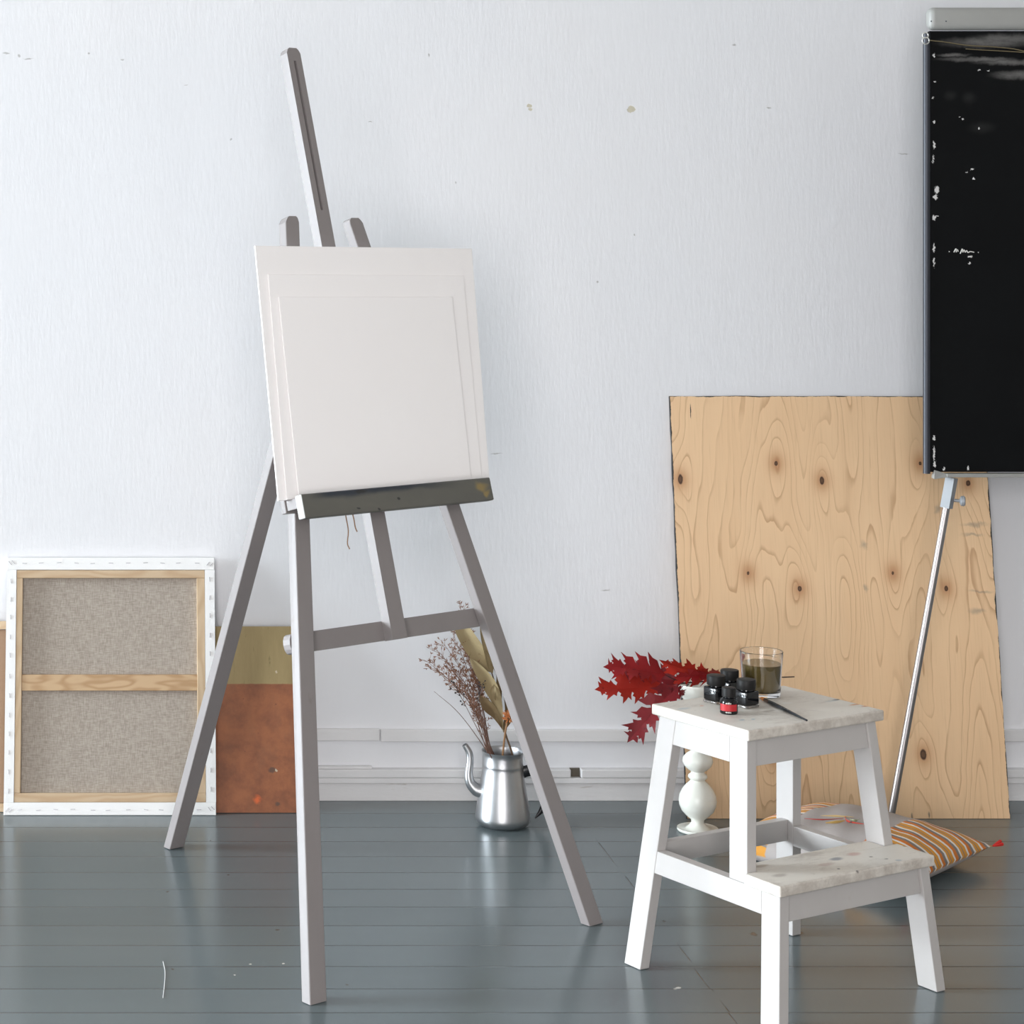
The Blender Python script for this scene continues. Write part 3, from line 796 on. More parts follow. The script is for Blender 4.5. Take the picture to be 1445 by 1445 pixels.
k = NB('murky_paint_water', .12); k.set('Base Color', k.mix(k.noise(None, 22, 3, .5), lin((88, 74, 40)), lin((112, 96, 58))))
plabel(obj('water', bm, k.m, gl, smooth=True), 'murky olive-brown water')
M_CAP = m_plain('matt_black_cap', (30, 29, 29), .5, bump=.05, var=3)
M_INKG = m_plain('black_ink_glass', (12, 13, 16), .08)
k = NB('clear_bottle_base', .05); k.set('Transmission Weight', .7); k.set('Base Color', lin((190, 185, 180))); M_FOOT = k.m
M_CAP.node_tree.nodes['Principled BSDF'].inputs['Specular IOR Level'].default_value = .2
def square_bottle(u, v, label, rz):
    p = PZ(u, v, .5)
    t = thing('ink_bottle', label, 'ink bottle', (p.x, p.y, .5003), (0, 0, rz), 'ink bottles on the stool')
    hw = .0172
    bm = boxbm(-hw, hw, -hw, hw, 0, .0045, bev=.0015)
    plabel(obj('glass_foot', bm, M_FOOT, t, smooth=True), 'thick clear glass foot')
    bm = boxbm(-hw, hw, -hw, hw, .0047, .031, bev=.0035, seg=3); lathe(bm, [(.013, .0305), (.0125, .036)], 32)
    obj('body', bm, M_INKG, t, smooth=True)
    bm = bmesh.new(); lathe(bm, [(.0168, .0335), (.0174, .0345), (.0174, .0505), (.0166, .0518), (.015, .0522), (0, .0522)], 48, cap1=False)
    # fine ribs round the skirt
    obj('cap', bm, M_CAP, t, smooth=True)
    return t
square_bottle(1010.5, 991, 'square black ink bottle at the left of the four bottles', SYAW + .05)
square_bottle(1029.5, 983, 'ink bottle at the rear of the four bottles, only its black cap showing', SYAW)
square_bottle(1053, 997, 'square black ink bottle nearest the glass of paint water', SYAW + .03)
p = PZ(1028.5, 1006.5, .5)
t = thing('ink_bottle', 'small round ink bottle with a red label, foremost of the four', 'ink bottle', (p.x, p.y, .5003), (0, 0, 0), 'ink bottles on the stool')
bm = bmesh.new()
lathe(bm, [(0, 0), (.0150, 0), (.0162, .0015), (.0164, .004), (.0164, .021), (.0158, .0245), (.0125, .0285), (.0105, .0300), (.0105, .036)], 48, cap0=False)
obj('body', bm, M_INKG, t, smooth=True)
bm = bmesh.new(); lathe(bm, [(.0122, .0315), (.0128, .0322), (.0128, .0468), (.0122, .0480), (.0110, .0484), (0, .0484)], 48, cap1=False)
obj('cap', bm, M_CAP, t, smooth=True)
bm = bmesh.new()
rl, seg = .01655, 28
va = []
for i in range(seg + 1):
    a = -PI / 2 - .34 + (i / seg - .5) * 2.2
    va.append((bm.verts.new((rl * math.cos(a), rl * math.sin(a), .0065)), bm.verts.new((rl * math.cos(a), rl * math.sin(a), .0190))))
for a, b2 in zip(va, va[1:]): bm.faces.new((a[0], b2[0], b2[1], a[1]))
lab = plabel(obj('label', bm, m_plain('red_label', (176, 30, 38), .5), t, smooth=True), 'plain red paper label')
bm = bmesh.new()
for zz in (.0208, .0042):
    for j in range(6):
        a = -PI / 2 - .34 + (j - 2.5) * .11
        rr2 = .0166
        q = Vector((rr2 * math.cos(a), rr2 * math.sin(a), zz)); tx = Vector((-math.sin(a), math.cos(a), 0))
        h_ = .0009 + .0004 * (j % 2)
        vs = [bm.verts.new(q + tx * sx * .0006 + Vector((0, 0, sz * h_))) for sx, sz in ((-1, -1), (1, -1), (1, 1), (-1, 1))]
        bm.faces.new(vs)
plabel(obj('lettering', bm, m_plain('pale_print', (215, 212, 205), .6), t), 'tiny pale printed lettering, illegible')
# paintbrush
ba, bb = PZ(1073, 984.5, .5042), PZ(1138.5, 1016.5, .5042)
d = (bb - ba).normalized(); Lb = (bb - ba).length
br = thing('paintbrush', 'thin black paintbrush with orange bristles lying across the stool top', 'paintbrush', ba)
pa = lambda f: d * (Lb * f)
bm = bmesh.new(); tube(bm, [pa(.18), pa(.3), pa(.5), pa(.75), pa(1)], [.0033, .0040, .0037, .0028, .0018], 12, 16)
obj('handle', bm, m_plain('black_lacquer', (30, 34, 38), .25), br, smooth=True)
bm = bmesh.new(); tube(bm, [pa(.10), pa(.2)], [.0034, .0036], 12)
plabel(obj('ferrule', bm, m_plain('dark_ferrule', (90, 66, 50), .3, .6), br, smooth=True), 'dark metal ferrule')
bm = bmesh.new(); tube(bm, [pa(.0) + Vector((0, 0, -.001)), pa(.04), pa(.105)], [.0008, .0030, .0033], 10, 8)
plabel(obj('bristles', bm, m_plain('orange_bristle', (206, 130, 70), .6, bump=.3, bs=300), br, smooth=True), 'orange bristle tip')
bm = bmesh.new()
side = d.cross(Vector((0, 0, 1))).normalized()
for i in range(9):
    q = pa(.44 + i * .022) + side * .0008 + Vector((0, 0, .0030))
    tube(bm, [q - side * .0007, q + side * (.0006 + .0004 * (i % 3))], .0003, 4)
plabel(obj('lettering', bm, m_plain('silver_print', (180, 186, 190), .4), br), 'tiny silver lettering, illegible')

# ------------------------------------------------------------------ white compote behind the stool
CY = 4.755
cp = P(984.5, 1173, CY); cp.z = .001
M_GLAZE = m_plain('white_glazed_ceramic', (226, 226, 218), .15)
bowl = thing('compote_stand', 'tall white bobbin-stemmed compote stand behind the white step stool', 'stand', cp)
s3 = CY / F / 3.141
zz = lambda y: H - ((880 + y / 3.141) - HY) * CY / F
bm = bmesh.new()
prof = [(0, 0), (.046, 0), (.048, .003), (.047, .007)]
for y, r in ((910, 55), (893, 36), (880, 27), (868, 30), (852, 50), (830, 70), (805, 80), (785, 82), (760, 78), (735, 66), (715, 50), (702, 36), (694, 30), (688, 38), (680, 42), (672, 40), (664, 30), (656, 29), (648, 42), (632, 58), (612, 66), (595, 63), (578, 48), (566, 30), (558, 26), (550, 34), (542, 40), (532, 34), (500, 30), (440, 30), (400, 34), (360, 46), (330, 68)):
    prof.append((r * s3, zz(y)))
prof += [(.048, zz(312)), (.0535, zz(285)), (.055, zz(268)), (.0545, zz(264)), (.053, zz(266)), (.050, zz(285)), (.04, zz(305)), (.0, zz(318))]
lathe(bm, prof, 56, cap0=False, cap1=False)
obj('body', bm, M_GLAZE, bowl, smooth=True, angle=60)
bm = bmesh.new()
q = P(976, 1176, CY) - cp
tube(bm, [q + Vector((-.008, -.036, -.004)), q + Vector((0, -.0385, .004)), q + Vector((.008, -.0365, -.004))], [.001, .004, .001], 6, 8)
plabel(obj('red_mark', bm, m_plain('red_chip', (150, 28, 40), .5), bowl), 'small dark red mark on the foot')

# ------------------------------------------------------------------ branch of red oak leaves on the compote
M_STEM = m_plain('dark_twig_bark', (52, 36, 36), .7)
def m_leaf(name, a, b2, c3):
    k = NB(name, .5); k.set('Specular IOR Level', .22); o = k.obj()
    c = k.mix(k.noise(o, 16, 4, .6), lin(a), lin(b2))
    c = k.mix(k.math('MULTIPLY', k.step(k.noise(o, 40, 4, .7), .58, .7), .6), c, lin(c3))
    k.set('Base Color', c); k.bump(k.noise(o, 70, 3, .6), .3, .003); return k.m
M_RED = m_leaf('crimson_oak_leaf', (150, 30, 30), (112, 20, 28), (80, 14, 24))
M_RED2 = m_leaf('dark_oak_leaf', (120, 24, 28), (86, 16, 24), (60, 12, 20))
M_RED3 = m_leaf('bright_oak_leaf', (180, 48, 32), (140, 30, 26), (96, 20, 24))
ry = CY
branch = thing('oak_leaf_branch', 'branch of dark red pointed oak leaves resting on the white compote', 'branch', P(985, 962, ry))
bl0 = Vector(branch.location)
def R_(u, v, dy=0): return P(u, v, ry + dy) - bl0
bm = bmesh.new()
tube(bm, [R_(930, 968, -.02), R_(955, 965, -.01), R_(985, 962.3, 0), R_(1010, 960.3, .01), R_(1045, 958, .0), R_(1085, 956.5, 0), R_(1121, 955, 0)], [.0012, .0016, .0018, .0018, .0018, .0016, .0013], 7, 24)
tube(bm, [R_(970, 965.5, -.006), R_(952, 959, -.02), R_(938, 952, -.03)], [.0012, .0008], 6, 8)
tube(bm, [R_(972, 965.5, -.006), R_(964, 972, -.02), R_(955, 978, -.03)], [.0012, .0008], 6, 8)
obj('stem', bm, M_STEM, branch, smooth=True)
def oak_leaf(base, tip, width, lobes, normal, mat, curl=.25, fold=.25, skew=0, seed=0):
    """pointed-lobed leaf: outline fanned from the midrib, bent along and across it"""
    rnd = random.Random(seed)
    base, tip = Vector(base), Vector(tip)
    ax = (tip - base); L = ax.length; ax.normalize()
    nn = Vector(normal); nn = (nn - ax * nn.dot(ax)).normalized(); sd = nn.cross(ax)
    bm = bmesh.new()
    wav = rnd.uniform(0, 6)
    def pt(t, w, s):
        cz = curl * L * (t * t - t) * -.9
        c = base + ax * (L * t) + nn * cz
        wz = fold * abs(w) * width + .05 * width * math.sin(9 * t + wav + s * 2.0) * abs(w) * 2
        return c + sd * (s * w * width * .5) + nn * wz + sd * skew * width * t * (1 - t)
    for s in (-1, 1):
        prev = None
        for i in range(lobes + 1):
            last = i == lobes
            t0 = .06 + .80 * i / lobes; t1 = t0 + .80 / lobes if not last else 1.0
            d = t1 - t0
            env = max(.25, math.sin(PI * min(1, .18 + .80 * (t0 + t1) / 2)) ** .8)
            j = lambda: rnd.uniform(-.1, .1)
            if last:
                poly = [(t0, .30), (t0 + .25 * d, .36 + j()), (t0 + .45 * d, .46 + j() * .5), (t0 + .45 * d, .16), (1.0, .0)]
            else:
                wl = env * (1 + j())
                poly = [(t0, .20 * env + .05), (t0 + .18 * d, .46 * wl), (t0 + .34 * d, .80 * wl), (t0 + .48 * d, .60 * wl), (t0 + .80 * d, .84 * wl),
                        (t0 + (1.18 + j()) * d, 1.12 * wl), (t0 + .92 * d, .62 * wl), (t0 + 1.08 * d, .52 * wl), (t0 + .90 * d, .34 * wl), (t1, .20 * env + .05)]
            m0, m1 = bm.verts.new(pt(t0, 0, s)), bm.verts.new(pt(t1, 0, s))
            vs = [m0] + [bm.verts.new(pt(t, w, s)) for t, w in poly if not (last and w == 0)] + [m1]
            f = bm.faces.new(vs)
        # stalk end of the blade
        bm.faces.new([bm.verts.new(pt(0, 0, s)), bm.verts.new(pt(.06, .25, s)), bm.verts.new(pt(.06, 0, s))])
    bmesh.ops.triangulate(bm, faces=bm.faces)
    gd = bmesh.ops.duplicate(bm, geom=list(bm.verts) + list(bm.edges) + list(bm.faces))['geom']
    for v in gd:
        if isinstance(v, bmesh.types.BMVert): v.co -= nn * .0005
    # midrib
    tube(bm, [pt(t, 0, 1) - nn * .0003 for t in (0, .25, .5, .75, 1)], [.0011, .0004], 5, 10)
    bmesh.ops.triangulate(bm, faces=[f for f in bm.faces if len(f.verts) > 4])
    o = obj('leaf', bm, mat, branch, smooth=True, angle=35)
    return o
oak_leaf(R_(939, 952, -.03), R_(851, 941, -.05), .080, 4, (.05, -.75, .65), M_RED, .22, .12, seed=1)
oak_leaf(R_(935, 967, -.02), R_(839, 973, -.06), .082, 4, (-.1, -.8, .55), M_RED3, -.12, .15, seed=2)
oak_leaf(R_(957, 966, -.06), R_(885, 1048, -.085), .080, 4, (-.45, -.75, .25), M_RED2, .18, .12, seed=3)
oak_leaf(R_(1017, 950, .005), R_(930, 931, -.02), .076, 4, (.0, -.85, -.5), M_RED3, .45, .18, seed=4)
oak_leaf(R_(948, 968, -.06), R_(966, 981, -.066), .034, 3, (.1, -.9, .3), M_RED2, .1, .1, seed=5)
oak_leaf(R_(958, 960, -.01), R_(868, 953, .03), .070, 4, (.1, -.9, .3), M_RED2, .15, .15, seed=6)
oak_leaf(R_(1002, 951, -.01), R_(950, 957, -.03), .036, 3, (.0, -.9, .35), M_RED, .35, .2, seed=8)

# ------------------------------------------------------------------ aluminium coffee pot
PY = 4.805
pp = P(709.5, 1165, PY); pp.z = .001
pot = thing('coffee_pot', 'old aluminium coffee pot with a black handle used as a vase', 'coffee pot', pp)
def m_alu():
    k = NB('dull_aluminium', .4, 1.0); o = k.obj()
    n = k.noise(o, 18, 4, .6)
    k.set('Base Color', k.mix(n, lin((166, 168, 171)), lin((196, 197, 199))))
    k.set('Roughness', k.math('ADD', .30, k.math('MULTIPLY', n, .18)))
    k.bump(k.noise(o, 26, 2), .05, .003); return k.m
M_POT = m_alu()
sp_ = PY / F / 4.013
zr = H - (1060 - HY) * PY / F
pz = lambda y: zr - (y - 802) * sp_
bm = bmesh.new()
prof = [(0, .0005), (.048, .0005), (.054, .0015), (.0615, .007), (.0648, .016)]
for y, r in ((1165, 154), (1100, 145), (1050, 137), (1000, 129), (950, 121), (905, 114), (892, 113), (886, 114), (880, 115), (872, 113.5), (835, 113), (812, 114), (806, 118), (801, 119)):
    prof.append((r * sp_, pz(y)))
prof += [(117 * sp_, zr + .0005), (114 * sp_, zr - .001)] + [(r * sp_, pz(y)) for y, r in ((820, 110), (872, 109), (900, 110), (1000, 125), (1100, 141), (1180, 150))] + [(.05, .006), (0, .005)]
lathe(bm, prof, 64, cap0=False, cap1=False)
obj('body', bm, M_POT, pot, smooth=True, angle=50)
def Q(x, y, dy=0): return P(580 + x / 4.013, 860 + y / 4.013, PY + dy) - pp
bm = bmesh.new()
tube(bm, [Q(400, 1030), Q(368, 1018), Q(335, 980), Q(326, 930), Q(334, 860), Q(329, 810), Q(304, 766)], [.0170, .0150, .0118, .0098, .0086, .0080, .0070], 18, 36)
bmesh.ops.bisect_plane
obj('spout', bm, M_POT, pot, smooth=True)
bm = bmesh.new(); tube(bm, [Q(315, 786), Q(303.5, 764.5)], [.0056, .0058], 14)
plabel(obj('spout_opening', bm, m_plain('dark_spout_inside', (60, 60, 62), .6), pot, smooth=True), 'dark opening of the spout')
M_BAKE = m_plain('black_bakelite', (26, 27, 31), .28)
bm = bmesh.new()
tube(bm, [Q(628, 925), Q(660, 914), Q(700, 910), Q(748, 935), Q(775, 1000), Q(768, 1070), Q(745, 1130), Q(703, 1182)], [.0135, .0140, .0138, .0125, .0110, .0098, .0080, .0015], 14, 40, flat=.55)
obj('handle', bm, M_BAKE, pot, smooth=True)
bm = bmesh.new(); tube(bm, [Q(618, 926), Q(632, 924)], [.0155, .0145], 14, flat=.7)
obj('handle_socket', bm, M_BAKE, pot, smooth=True)

# ------------------------------------------------------------------ dried flowers in the pot
def D(x, y, dy=0): return P(600 + x / 7.225, 880 + y / 7.225, PY + dy)
M_TWIG = m_plain('russet_dried_twig', (92, 64, 52), .8, var=14)
M_FLO = m_plain('russet_dried_florets', (124, 84, 62), .85, var=24)
M_BERRY = m_plain('black_dried_berry', (38, 32, 34), .5)
G = 'russet dried twigs in the coffee pot'
def grow(bmf, p, d, L, lev, rnd, rad):
    d = d.normalized()
    q = p + d * L
    mid = p + d * L * .5 + Vector((rnd.uniform(-1, 1), rnd.uniform(-1, 1), rnd.uniform(-1, 1))) * L * .1
    tube(bmf, [p, mid, q], [rad, rad * .7], 4, 3)
    if lev == 0:
        for j in range(3):
            e = (d + Vector((rnd.uniform(-1, 1), rnd.uniform(-1, 1), rnd.uniform(-.8, 1))) * .9).normalized()
            tube(bmf, [q, q + e * rnd.uniform(.003, .006), q + e * rnd.uniform(.006, .010)], [.0003, .0009, .0002], 4, 2)
        return
    for j in range(rnd.randint(2, 3)):
        e = (d + Vector((rnd.uniform(-1, 1), rnd.uniform(-.8, .8), rnd.uniform(-.7, .9))) * .75).normalized()
        grow(bmf, p + d * L * rnd.uniform(.4, 1.0), e, L * rnd.uniform(.55, .8), lev - 1, rnd, rad * .75)
def twig(label, base, rim, ctrl, top, seed, berries=False, bare=False):
    rnd = random.Random(seed)
    b0 = D(*base)
    path = spline([b0, D(*rim), D(*ctrl), D(*top)], 18)
    bm = bmesh.new(); tube(bm, path, [.0013, .0011, .0008, .0004], 5)
    o = obj('dried_twig', bm, M_TWIG, None, smooth=True)
    tag(o, label, 'dried twig', G)
    if bare: return o
    bmf = bmesh.new()
    for i in range(11 if not berries else 9, 19):
        p = path[i]; tg = (path[i] - path[i - 1]).normalized()
        for j in range(2):
            e = (tg + Vector((rnd.uniform(-1.1, .9), rnd.uniform(-.7, .7), rnd.uniform(-.5, .6))) * .8)
            if berries:
                q = p + e.normalized() * rnd.uniform(.008, .02)
                if i > 13:
                    tube(bmf, [p, q], [.0005, .0004], 4)
                    bmesh.ops.create_icosphere(bmf, subdivisions=1, radius=rnd.uniform(.0018, .0028), matrix=Matrix.Translation(q))
            else:
                grow(bmf, p, e, rnd.uniform(.009, .018) * (.7 + .5 * (i / 18)), 1, rnd, .0005)
    c = obj('seed_heads' if berries else 'florets', bmf, M_BERRY if berries else M_FLO, o)
    return o
TL = 'wispy russet dried twig with tiny florets standing in the coffee pot'
tops = [((45, 405), (360, 640)), ((150, 300), (420, 600)), ((230, 260), (430, 560)), ((300, 150), (470, 560)), ((350, 60), (500, 520)), ((385, -110), (520, 480)),
        ((140, 500), (400, 700)), ((260, 440), (450, 700)), ((340, 560), (480, 780)), ((420, 330), (540, 640)), ((450, 200), (560, 600)), ((560, 620), (580, 900)), ((520, 880), (590, 1000))]
for i, (tp, ct) in enumerate(tops):
    f = (i * 37 % 90) / 90
    dz = -.028 + .0035 * i
    twig(TL, (735 + 70 * f, 1560, dz * .6), (630 + 62 * f, 1300, dz), (ct[0] * .75 + .25 * (610 + 60 * f), ct[1] + 120, dz), (tp[0], tp[1], dz), 20 + i)
o = twig('thin dried twig with little black berries in the coffee pot', (760, 1560, -.03), (645, 1300, -.036), (470, 950, -.045), (310, 640, -.05), 60, berries=True)
o = twig('second black-berried dried twig, closer to the big leaves in the coffee pot', (770, 1560, -.02), (665, 1300, -.034), (560, 900, -.045), (565, 630, -.05), 61, berries=True)
o = twig('long bare grey stalk leaning out to the left of the coffee pot', (780, 1560, -.02), (622, 1290, -.024), (350, 920, -.03), (90, 690, -.03), 62, bare=True)
for x in list(bpy.data.objects):
    if x.name.startswith('dried_twig') and x.get('label') != TL: del x['group']
# branch of big dry leaves
M_DRY = m_leaf('dry_tan_leaf', (168, 152, 118), (142, 124, 92), (116, 96, 68))
M_DRY2 = m_leaf('dry_brown_leaf', (124, 106, 78), (102, 82, 58), (80, 62, 46))
lb = tag(obj('dried_leaf_branch', tube(bmesh.new(), [D(910, 1620, .0), D(890, 1345, -.005), D(820, 1130, -.01), D(765, 900, -.01), D(720, 650, -.01), D(660, 430, -.01), D(620, 200, -.01)], [.0028, .0024, .0020, .0014, .0008], 8, 24), m_plain('dry_stalk', (98, 78, 60), .8), None, smooth=True),
         'dried branch of broad tan leaves standing in the coffee pot', 'dried branch')
def dry_leaf(path, width, tilt, mat, cup=.35, peak=.5):
    pts = spline([D(*p) for p in path], 18)
    bm = bmesh.new(); rows = []
    for i, p in enumerate(pts):
        t = i / 18
        w = width * (math.sin(PI * t ** (math.log(.5) / math.log(peak))) ** .75) * .5 + .0006
        d = (pts[min(i + 1, 18)] - pts[max(i - 1, 0)]).normalized()
        nn = Vector((math.sin(tilt), -math.cos(tilt), .1)); nn = (nn - d * nn.dot(d)).normalized(); sd = nn.cross(d)
        row = []
        for j in range(7):
            s = (j - 3) / 3
            row.append(bm.verts.new(p + sd * (s * w) + nn * (cup * w * s * s + .0012 * math.sin(7 * t + 3 * s))))
        rows.append(row)
    for a, b2 in zip(rows, rows[1:]):
        for j in range(6): bm.faces.new((a[j], a[j + 1], b2[j + 1], b2[j]))
    obj('leaf', bm, mat, lb, smooth=True, angle=60)
dry_leaf([(800, 1110, -.012), (735, 800, -.02), (640, 590, -.025), (455, 350, -.03)], .033, -.35, M_DRY, peak=.62)
dry_leaf([(790, 1080, -.012), (720, 930, -.025), (640, 830, -.03), (550, 730, -.03)], .027, -.5, M_DRY2, peak=.6)
dry_leaf([(690, 500, -.012), (610, 390, -.02), (500, 240, -.025), (370, 20, -.03), (340, -140, -.03)], .042, -.4, M_DRY, peak=.5)
dry_leaf([(660, 470, -.012), (640, 300, -.025), (585, 90, -.03), (560, -180, -.03)], .030, .5, M_DRY, cup=.5, peak=.42)
dry_leaf([(770, 950, -.008), (745, 700, -.015), (740, 520, -.02), (690, 430, -.02)], .020, .6, M_DRY2, peak=.5)
dry_leaf([(800, 1090, -.010), (840, 900, -.012), (800, 640, -.015)], .034, .7, M_DRY2, peak=.5)
dry_leaf([(720, 780, -.020), (690, 700, -.03), (700, 620, -.03)], .012, -.1, M_DRY, peak=.5)
# one orange dried bloom
fl = tag(obj('dried_flower', tube(bmesh.new(), [D(770, 1600, -.02), D(790, 1345, -.03), D(815, 1120, -.035), D(835, 1010, -.035)], [.0028, .0026, .0024, .0022], 8, 16), m_plain('tan_flower_stalk', (138, 104, 72), .8), None, smooth=True),
         'orange dried flower head on a thick tan stalk in the coffee pot', 'dried flower')
bm = bmesh.new(); c0 = D(862, 965, -.034); rnd = random.Random(5)
for i in range(95):
    a = rnd.uniform(0, 2 * PI); zc_ = rnd.uniform(-.75, 1)
    r = math.sqrt(1 - zc_ * zc_)
    d = Vector((r * math.cos(a), r * math.sin(a), zc_))
    p0 = c0 + d * .007; p1 = c0 + d * rnd.uniform(.015, .022) + Vector((0, 0, .003))
    tube(bm, [p0, (p0 + p1) / 2 + Vector((0, 0, .001)), p1], [.0010, .0020, .0006], 5, 4, flat=.4)
plabel(obj('bloom', bm, m_plain('orange_dried_petals', (192, 122, 72), .8, var=20), fl), 'shaggy orange bloom')

# ------------------------------------------------------------------ cushion on the floor
cF, cR = Vector((1.571, 4.197)), Vector((1.890, 4.500))
e1 = (cR - cF); SZ = e1.length; e1.normalize()
yawc = math.atan2(e1.y, e1.x)
e2 = Vector((-e1.y, e1.x))
cc = cF + e1 * SZ / 2 + e2 * SZ / 2
def m_cush():
    k = NB('striped_cushion_cloth', .9); o = k.obj(); x, y, z = k.sep(o)
    # bands of stripes along the two ends (local +-y edges run front-right / back-left)
    n = k.math('MULTIPLY', k.math('SUBTRACT', k.noise(o, 30, 2), .5), .006)
    t = k.math('FRACT', k.math('DIVIDE', k.math('ADD', k.math('ADD', x, n), 5.0), .060))
    o1, o2, wh, gr, rd = lin((212, 148, 60)), lin((205, 118, 48)), lin((226, 220, 214)), lin((128, 122, 118)), lin((196, 134, 60))
    st_ = k.ramp(t, [(0, o1), (.20, wh), (.32, o2), (.36, o2), (.52, gr), (.68, wh), (.80, o1), (.95, gr)], 'CONSTANT')
    g = k.mix(k.noise(o, 8, 3), lin((164, 156, 153)), lin((176, 168, 165)))
    f = k.math('MAXIMUM', k.step(y, -SZ * .5 + .135, -SZ * .5 + .131), k.step(y, SZ * .5 - .125, SZ * .5 - .121))
    top = k.step(z, .030, .036)
    c = k.mix(k.math('MULTIPLY', f, top), g, st_)
    # underside: same cloth, scattered red and grey motifs
    k.set('Base Color', c)
    k.bump(k.noise(o, 220, 2), .2, .001); return k.m
M_CUSH = m_cush()
cu = thing('cushion', 'grey cushion with orange and white striped ends lying by the plywood', 'cushion', (cc.x, cc.y, .0), (0, 0, yawc))
bm = bmesh.new(); N = 40; grid = {}
TH = .062
def cpos(i, j, s):
    a, b2 = i / N * 2 - 1, j / N * 2 - 1
    inset = 1 - .055 * (1 - a * a) * (abs(b2) ** 3) ; inset2 = 1 - .055 * (1 - b2 * b2) * (abs(a) ** 3)
    x, y = a * SZ / 2 * inset2, b2 * SZ / 2 * inset
    e = max(0, (1 - abs(a) ** 2.4)) ** .55 * max(0, (1 - abs(b2) ** 2.4)) ** .55
    wr = .0022 * math.sin(9 * a + 4 * b2) * e + .0016 * math.sin(17 * b2 - 6 * a) * e
    if s > 0: z = .040 + e * TH + wr
    else: z = .040 - .039 * min(1, e * 1.5)
    return (x, y, max(z, .0012))
for s in (1, -1):
    for i in range(N + 1):
        for j in range(N + 1):
            if s < 0 and (i in (0, N) or j in (0, N)): grid[s, i, j] = grid[1, i, j]
            else: grid[s, i, j] = bm.verts.new(cpos(i, j, s))
for s in (1, -1):
    for i in range(N):
        for j in range(N):
            q = [grid[s, i, j], grid[s, i + 1, j], grid[s, i + 1, j + 1], grid[s, i, j + 1]]
            if len(set(q)) == 4:
                bm.faces.new(q if s > 0 else q[::-1])
obj('cover', bm, M_CUSH, cu, smooth=True, angle=80)
# tassels at the corners
M_TAS = m_plain('red_wool_tassel', (205, 44, 40), .9, bump=.4, bs=200)
for sx_, sy_ in ((1, -1), (-1, -1), (1, 1), (-1, 1)):
    bm = bmesh.new(); q = Vector((sx_ * SZ / 2, sy_ * SZ / 2, .040)); d = Vector((sx_, sy_, -.3)).normalized()
    if (sx_, sy_) == (1, -1): d = Vector((1, -.35, .12)).normalized()
    for i in range(10):
        e = d + Vector((random.uniform(-1, 1), random.uniform(-1, 1), random.uniform(-.6, .6))) * .26
        tube(bm, [q - d * .002, q + e * .012, q + e * .026], [.0018, .0028, .0018], 5, 5)
    obj('tassel', bm, M_TAS, cu)
# embroidery: flat raised shapes near the middle of the top
def ctop(lx_, ly_):
    a, b2 = lx_ / (SZ / 2), ly_ / (SZ / 2)
    e = max(0, (1 - abs(a) ** 2.4)) ** .55 * max(0, (1 - abs(b2) ** 2.4)) ** .55
    return Vector((lx_, ly_, .040 + e * TH + .0032))
CM = (Matrix.Translation(cu.location) @ Matrix.Rotation(yawc, 4, 'Z')).inverted()
def cpx(u, v):
    z = .095
    for _ in range(4):
        q = CM @ PZ(u, v, z)
        if abs(q.x) > SZ / 2 or abs(q.y) > SZ / 2: break
        z = ctop(q.x, q.y).z
    return q.x, q.y
def stitch(name, pts, rad, col):
    bm = bmesh.new()
    tube(bm, [ctop(*cpx(u, v)) for u, v in pts], rad, 6, 14, flat=.3)
    obj(name, bm, m_plain('thread_%02x%02x%02x' % col, col, .85), cu, smooth=True)
stitch('embroidery', [(1135, 1155), (1160, 1156.5), (1190, 1155)], [.0005, .0016, .0005], (158, 62, 54))
stitch('embroidery', [(1192, 1152), (1197, 1159), (1220, 1163)], [.001, .0026, .0005], (176, 66, 52))
stitch('embroidery', [(1165, 1161), (1180, 1160), (1192, 1158)], [.001, .0036, .001], (206, 170, 100))
stitch('embroidery', [(1158, 1151), (1180, 1151.5), (1205, 1153)], [.0005, .0026, .0005], (198, 170, 122))
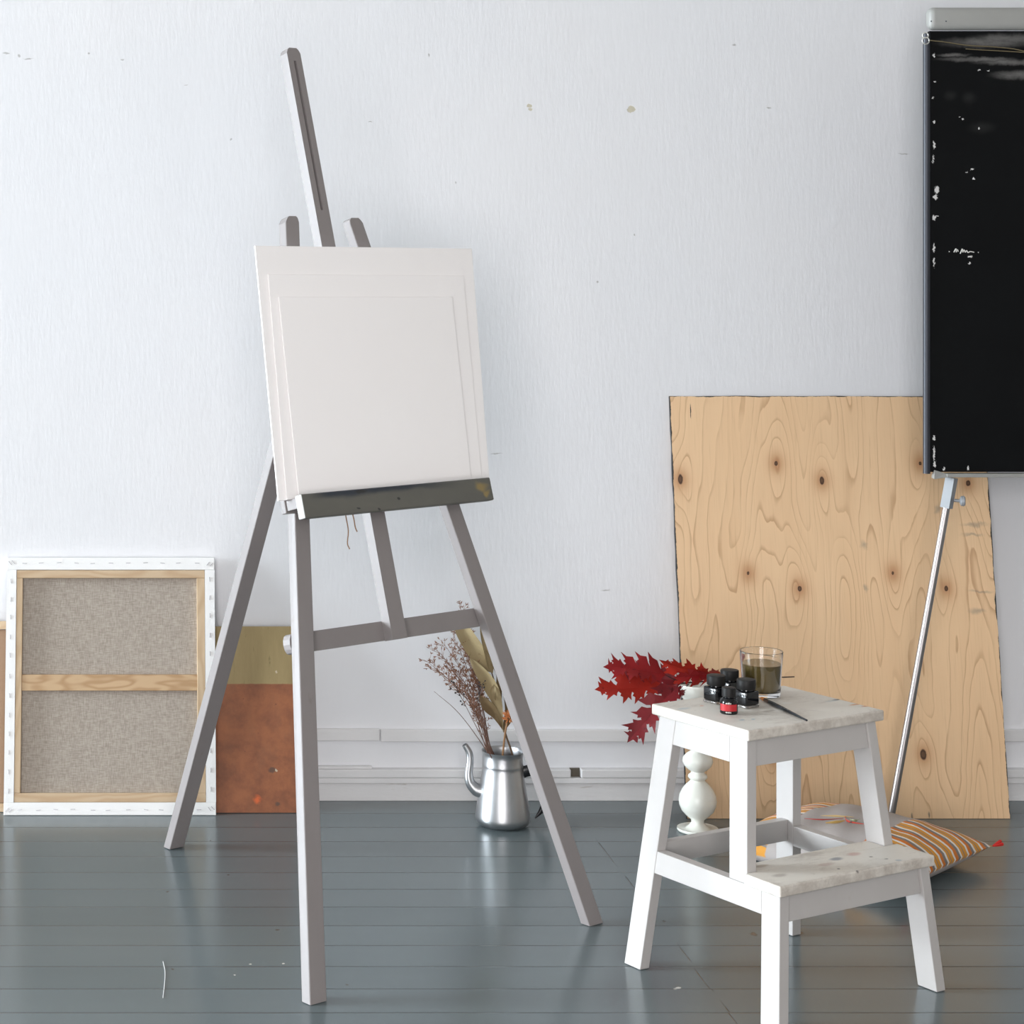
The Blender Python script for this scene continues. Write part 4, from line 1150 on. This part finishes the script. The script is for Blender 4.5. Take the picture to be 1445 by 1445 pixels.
stitch('embroidery', [(1199, 1156), (1206, 1158), (1214, 1155)], [.001, .003, .0005], (160, 164, 134))

# a stray white thread on the floor
bm = bmesh.new()
tube(bm, [PZ(u, v, .001) for u, v in ((230, 1357), (233, 1372), (232, 1390), (230, 1408))], .0007, 5, 16)
tag(obj('thread', bm, m_plain('white_thread', (215, 215, 215), .8)), 'stray white thread lying on the grey floorboards at bottom left', 'thread')

# ------------------------------------------------------------------ light
def area(name, loc, rot, sx, sy, power, col):
    l = bpy.data.lights.new(name, 'AREA'); l.shape = 'RECTANGLE'; l.size = sx; l.size_y = sy; l.energy = power; l.color = col
    o = bpy.data.objects.new(name, l); COL.objects.link(o); o.location = loc; o.rotation_euler = rot
    return o
SKY = (.84, .935, 1.0)
zc = (WZ0 + WZ1) / 2
for i, ((a, b2), pw) in enumerate(zip(WIN_LEFT, (1420,))):
    area('window_and_fill_light', (RX0 - .25, (a + b2) / 2, zc), (0, -PI / 2, 0), WZ1 - WZ0, b2 - a, pw, SKY)
area('window_and_fill_light', ((WF[0] + WF[1]) / 2, RY0 - .25, zc), (PI / 2, 0, 0), WF[1] - WF[0], WZ1 - WZ0, 285, (1.0, .965, .965))  # added ambient fill, shining through the made-up window behind the camera
wd = bpy.data.worlds.new('sky'); bpy.context.scene.world = wd; wd.use_nodes = True
wd.node_tree.nodes['Background'].inputs[0].default_value = (.75, .86, 1, 1); wd.node_tree.nodes['Background'].inputs[1].default_value = .3

# ------------------------------------------------------------------ camera
cam = bpy.data.cameras.new('camera'); co = bpy.data.objects.new('camera', cam); COL.objects.link(co)
co.location = (0, 0, H); co.rotation_euler = (PI / 2, 0, 0)
cam.sensor_width = 36; cam.sensor_fit = 'AUTO'; cam.lens = 36 * F / 1445
cam.shift_x = (722.5 - CX) / 1445; cam.shift_y = -(722.5 - HY) / 1445
cam.clip_start = .05
scn = bpy.context.scene; scn.camera = co
vs_ = scn.view_settings; vs_.view_transform = 'Standard'; vs_.look = 'None'; vs_.gamma = 1; vs_.use_curve_mapping = False; vs_.exposure = 0.0
